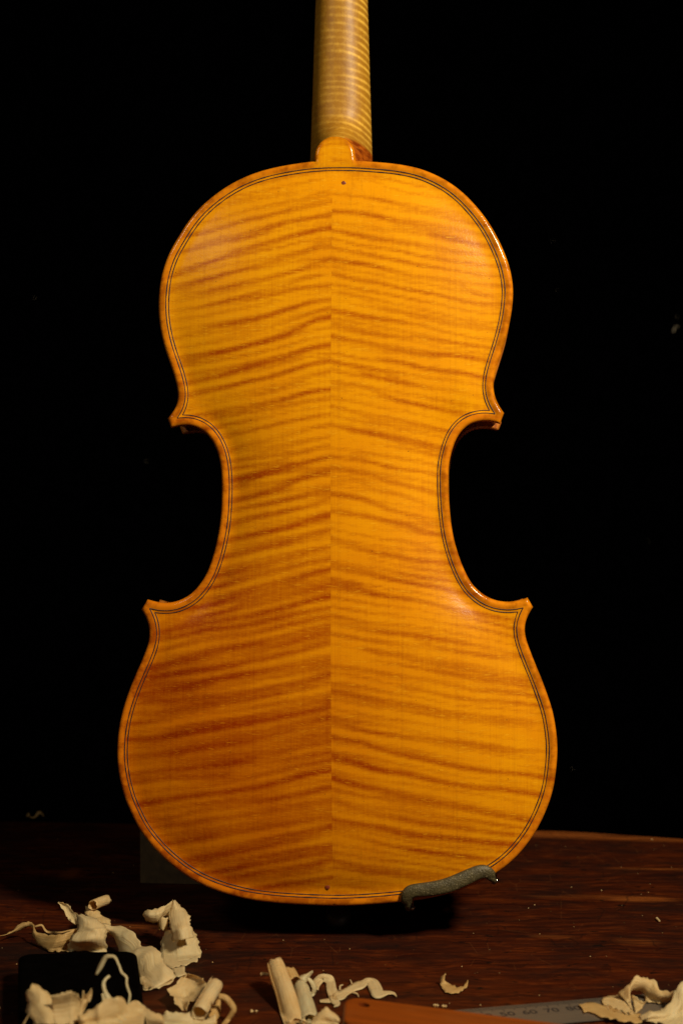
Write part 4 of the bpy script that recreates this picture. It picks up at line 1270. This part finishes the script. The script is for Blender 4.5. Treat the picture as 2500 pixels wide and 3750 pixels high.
s.sheet(zz(z6, (880,305),(800,330),(760,390),(690,440),(610,480),(650,570),(705,600),(730,680),(820,770)), zz(z6, (900,305),(1010,330),(1125,430),(1100,520),(1060,560),(1000,640),(950,640),(930,690),(900,770)), [.735,.73,.725,.72,.712,.705], -.0065, .0012, 36, 13)
s.done(M['shave'], 'hollow cupped shaving with golden inside, behind the rolled tube')
s = Sh(11)
s.roll(P(*z6(1250,430), .722), P(*z6(1050,800), .697), .0028, 1.6, .9, 1.25, .95)
s.done(M['shave_pale'], 'rolled pale shaving tube leaning in front of the cupped shaving')
s = Sh(12)
s.strip(zz(z6, (1290,590),(1380,610),(1450,690),(1475,760),(1430,860),(1350,960)), [22,26,26,24,20,18], .70, .2, .2)
s.sheet(zz(z6, (1150,830),(1210,720),(1290,610)), zz(z6, (1240,960),(1320,800),(1320,640)), [.70,.71], .002, .0005, 14, 8)
s.done(M['shave_warm'], 'bent golden ribbon shaving right of the rolled tube')
# middle cluster
s = Sh(13)
s.roll(P(*z7(232,175), .742), P(*z7(520,990), .70), .0030, 1.7, .8, 1.30, 1.25, 34, 22, .0007)
s.strip(zz(z7, (48,305),(90,295),(150,300)), [16,15,12], .742)
s.done(M['shave'], 'long cream shaving tube leaning up in the bottom middle')
s = Sh(14)
s.roll(P(*z7(560,480), .735), P(*z7(680,930), .70), .0030, 1.6, 5.6, 1.30, 1.2, 34, 18, .0008)
s.sheet(zz(z7, (690,255),(660,350),(650,450),(640,520)), zz(z7, (685,262),(560,325),(520,400),(510,520)), [.74,.738,.735], .0015, .0005, 16, 7)
s.strip(zz(z7, (650,360),(710,430),(735,500),(700,560),(650,520)), [14,22,24,20,12], .733, .3)
s.done(M['shave_cool'], 'pale pointed shaving rolled beside the long tube')
s = Sh(15)
s.roll(P(*z7(395,300), .741), P(*z7(470,430), .733), .0036, 1.6, 1.0, 1.15, .9, 30, 12, .0008)
s.done(M['shave_warm'], 'golden coiled shaving between the two leaning tubes')
s = Sh(16)
s.sheet(zz(z7, (650,960),(720,850),(870,722),(1000,780),(1068,862)), zz(z7, (700,1050),(800,1000),(900,960),(980,960),(1040,940)), [.70,.70], .0035, .0008, 22, 10)
s.done(M['shave'], 'rounded cream shaving at the bottom edge beside the wooden bar')
s = Sh(17)
s.strip(zz(z7, (750,500),(770,430),(830,355),(920,400),(955,500),(990,560),(1060,565),(1150,515),(1260,462),(1340,440),(1420,408),(1500,480),(1560,545),(1660,530),(1730,545),(1790,590)),
        [26,34,36,32,36,40,36,28,26,28,32,42,38,24,12,4], [.755,.75,.752,.758], 1.0, -.3, .0017, 110)
s.strip(zz(z7, (960,560),(1000,640),(1040,690),(980,740)), [26,34,30,12], .74, 1.0, .2, .0010, 24)
s.strip(zz(z7, (800,650),(870,645),(940,640)), [10,16,20], .742)
s.strip(zz(z7, (1060,500),(1065,450),(1100,435)), [8,8,4], .75)
s.strip(zz(z7, (1220,450),(1205,400),(1190,370)), [6,5,3], .753)
s.strip(zz(z7, (1220,530),(1280,550),(1300,590)), [6,6,3], .75)
s.done(M['shave_pale'], 'crinkled thin shaving curling along behind the wooden bar')
s = Sh(18)
def zx7(x, y): return (850 + x * .5421, 3400 + y * .5421)
s.sheet([(1632,3564),(1617,3580),(1610,3600),(1618,3620),(1642,3632),(1668,3633),(1694,3624),(1709,3606),(1710,3588)],
        [(1634,3566),(1630,3580),(1634,3594),(1646,3604),(1660,3609),(1676,3611),(1692,3609),(1703,3600),(1709,3588)], .748, .0012, .0002, 30, 7)
s.done(M['shave_warm'], 'small yellow crescent shaving alone on the bench')
# right cluster
s = Sh(19)
s.sheet(zz(z8, (158,510),(300,487),(480,520),(680,590),(930,640),(1010,690)), zz(z8, (160,520),(240,602),(500,702),(750,745),(900,755),(985,760)), [.745,.735,.725,.715,.71], .0018, .0006, 26, 9)
s.done(M['shave_warm'], 'golden tongue of shaving lying across the steel ruler')
s = Sh(20)
s.sheet(zz(z8, (458,470),(490,405),(580,400),(690,375)), zz(z8, (545,590),(640,610),(800,640),(920,640)), [.735,.73], .0025, .0007, 18, 9, .03)
s.sheet(zz(z8, (680,370),(760,290),(840,238),(880,170),(925,132),(985,150),(1050,158),(1150,208),(1270,312),(1400,352),(1480,360)),
        zz(z8, (900,640),(850,470),(845,380),(900,340),(960,340),(1010,360),(1060,440),(1090,470),(1200,470),(1340,490),(1420,470)), [.722,.722,.725,.725,.72,.715], .0030, .0009, 40, 10)
s.sheet(zz(z8, (850,385),(920,400),(1000,480),(1060,455)), zz(z8, (920,640),(980,600),(1000,560),(1050,500)), [.72,.715], .0008, .0003, 12, 7)
s.done(M['shave'], 'arched pale shaving over a dark hollow at the bottom right')
s = Sh(21)
s.sheet(zz(z8, (1700,120),(1568,160),(1490,195),(1462,280),(1430,360),(1345,495),(1270,590),(1100,640),(970,712)),
        zz(z8, (1750,500),(1700,560),(1640,600),(1620,660),(1580,720),(1560,760),(1480,800),(1200,810),(1020,775)), [.715,.71,.705,.70,.70], .0045, .0016, 36, 12)
s.done(M['shave_pale'], 'broad cream shaving running off the right edge at the bottom')

# ------------------------------------------------------------------ crumbs, chip, lint
s = Sh(30)
c0 = G(2405, 3366, .0010)
g = [G(2399, 3360, .0012), G(2405, 3358, .0014), G(2416, 3371, .0012), G(2410, 3370, .0012)]
o = obj('wood_chip', [*g, *[v - Vector((0, 0, .0006)) for v in g]], [(0,1,2,3),(4,7,6,5),(0,4,5,1),(1,5,6,2),(2,6,7,3),(3,7,4,0)], M['shave_pale'], smooth=False)
tag(o, 'tiny pale triangular wood chip on the bench at the right', 'chip')
def crumb_mesh(name, spots, mat):
    V, Fc = [], []
    for p, r in spots:
        b = len(V)
        for k in range(6):
            d = [(1,0,0),(-1,0,0),(0,1,0),(0,-1,0),(0,0,1),(0,0,-1)][k]
            f = random.uniform(.5, 1.4)
            V.append(p + Vector(d) * r * f)
        for a, c in ((0,2),(2,1),(1,3),(3,0)): Fc += [(b + a, b + c, b + 4), (b + c, b + a, b + 5)]
    return obj(name, V, Fc, mat, smooth=False)
sp = []
for k in range(150):
    px, py = random.uniform(0, 2500), random.choice((random.uniform(3060, 3400), random.uniform(3350, 3720)))
    if 500 < px < 1900 and py < 3330: continue
    p = G(px, py, .0004); r = random.choice((.00012, .00016, .0002, .0003))
    sp.append((p + Vector((0, 0, r * .5)), r))
for (px, py, r) in ((1592,3683,.0009),(1600,3684,.0006),(1622,3687,.0010),(1632,3688,.0007),(920,3706,.0008),(938,3704,.0007),(612,3712,.0012),(2385,3075,.0005),(2200,3262,.0004)):
    p = G(px, py, .0006); sp.append((p + Vector((0, 0, r * .4)), r))
o = crumb_mesh('wood_dust', sp, M['shave']); tag(o, 'fine pale wood dust and crumbs scattered over the bench', 'dust', kind='stuff')
sp = [(P(px, py, 1.405), r) for px, py, r in ((575,65,.0003),(873,6,.0003),(380,745,.0003),(2022,882,.0003),(2040,1062,.0003),(2095,2815,.0003),(1016,360,.0004),(128,1092,.0003),(538,1690,.0003),(2478,1160,.0003),(2370,1980,.0003))]
o = crumb_mesh('lint_specks', sp, M['lint']); tag(o, 'scattered white lint specks on the black backdrop', 'lint', kind='stuff')
s = Sh(31)
s.strip([(2463,1213),(2467,1205),(2470,1197),(2474,1196),(2480,1193),(2482,1196)], [4,2,5,3,4,2], 1.395, 2.0, .2, .0006, 20)
s.done(M['lint'], 'tiny pale lint curl clinging to the black backdrop at the right', None, .0002, 'lint_curl', 'lint')
s = Sh(32)
s.strip([(101,2992),(106,2979),(112,2990),(122,2994),(132,2988),(142,2977),(152,2977),(165,2990)], [6,6,4,5,12,14,10,3], 1.045, .6, .2, .0004, 30)
o = s.done(M['shave_warm'], 'small faint shaving curl on the far left edge of the bench')
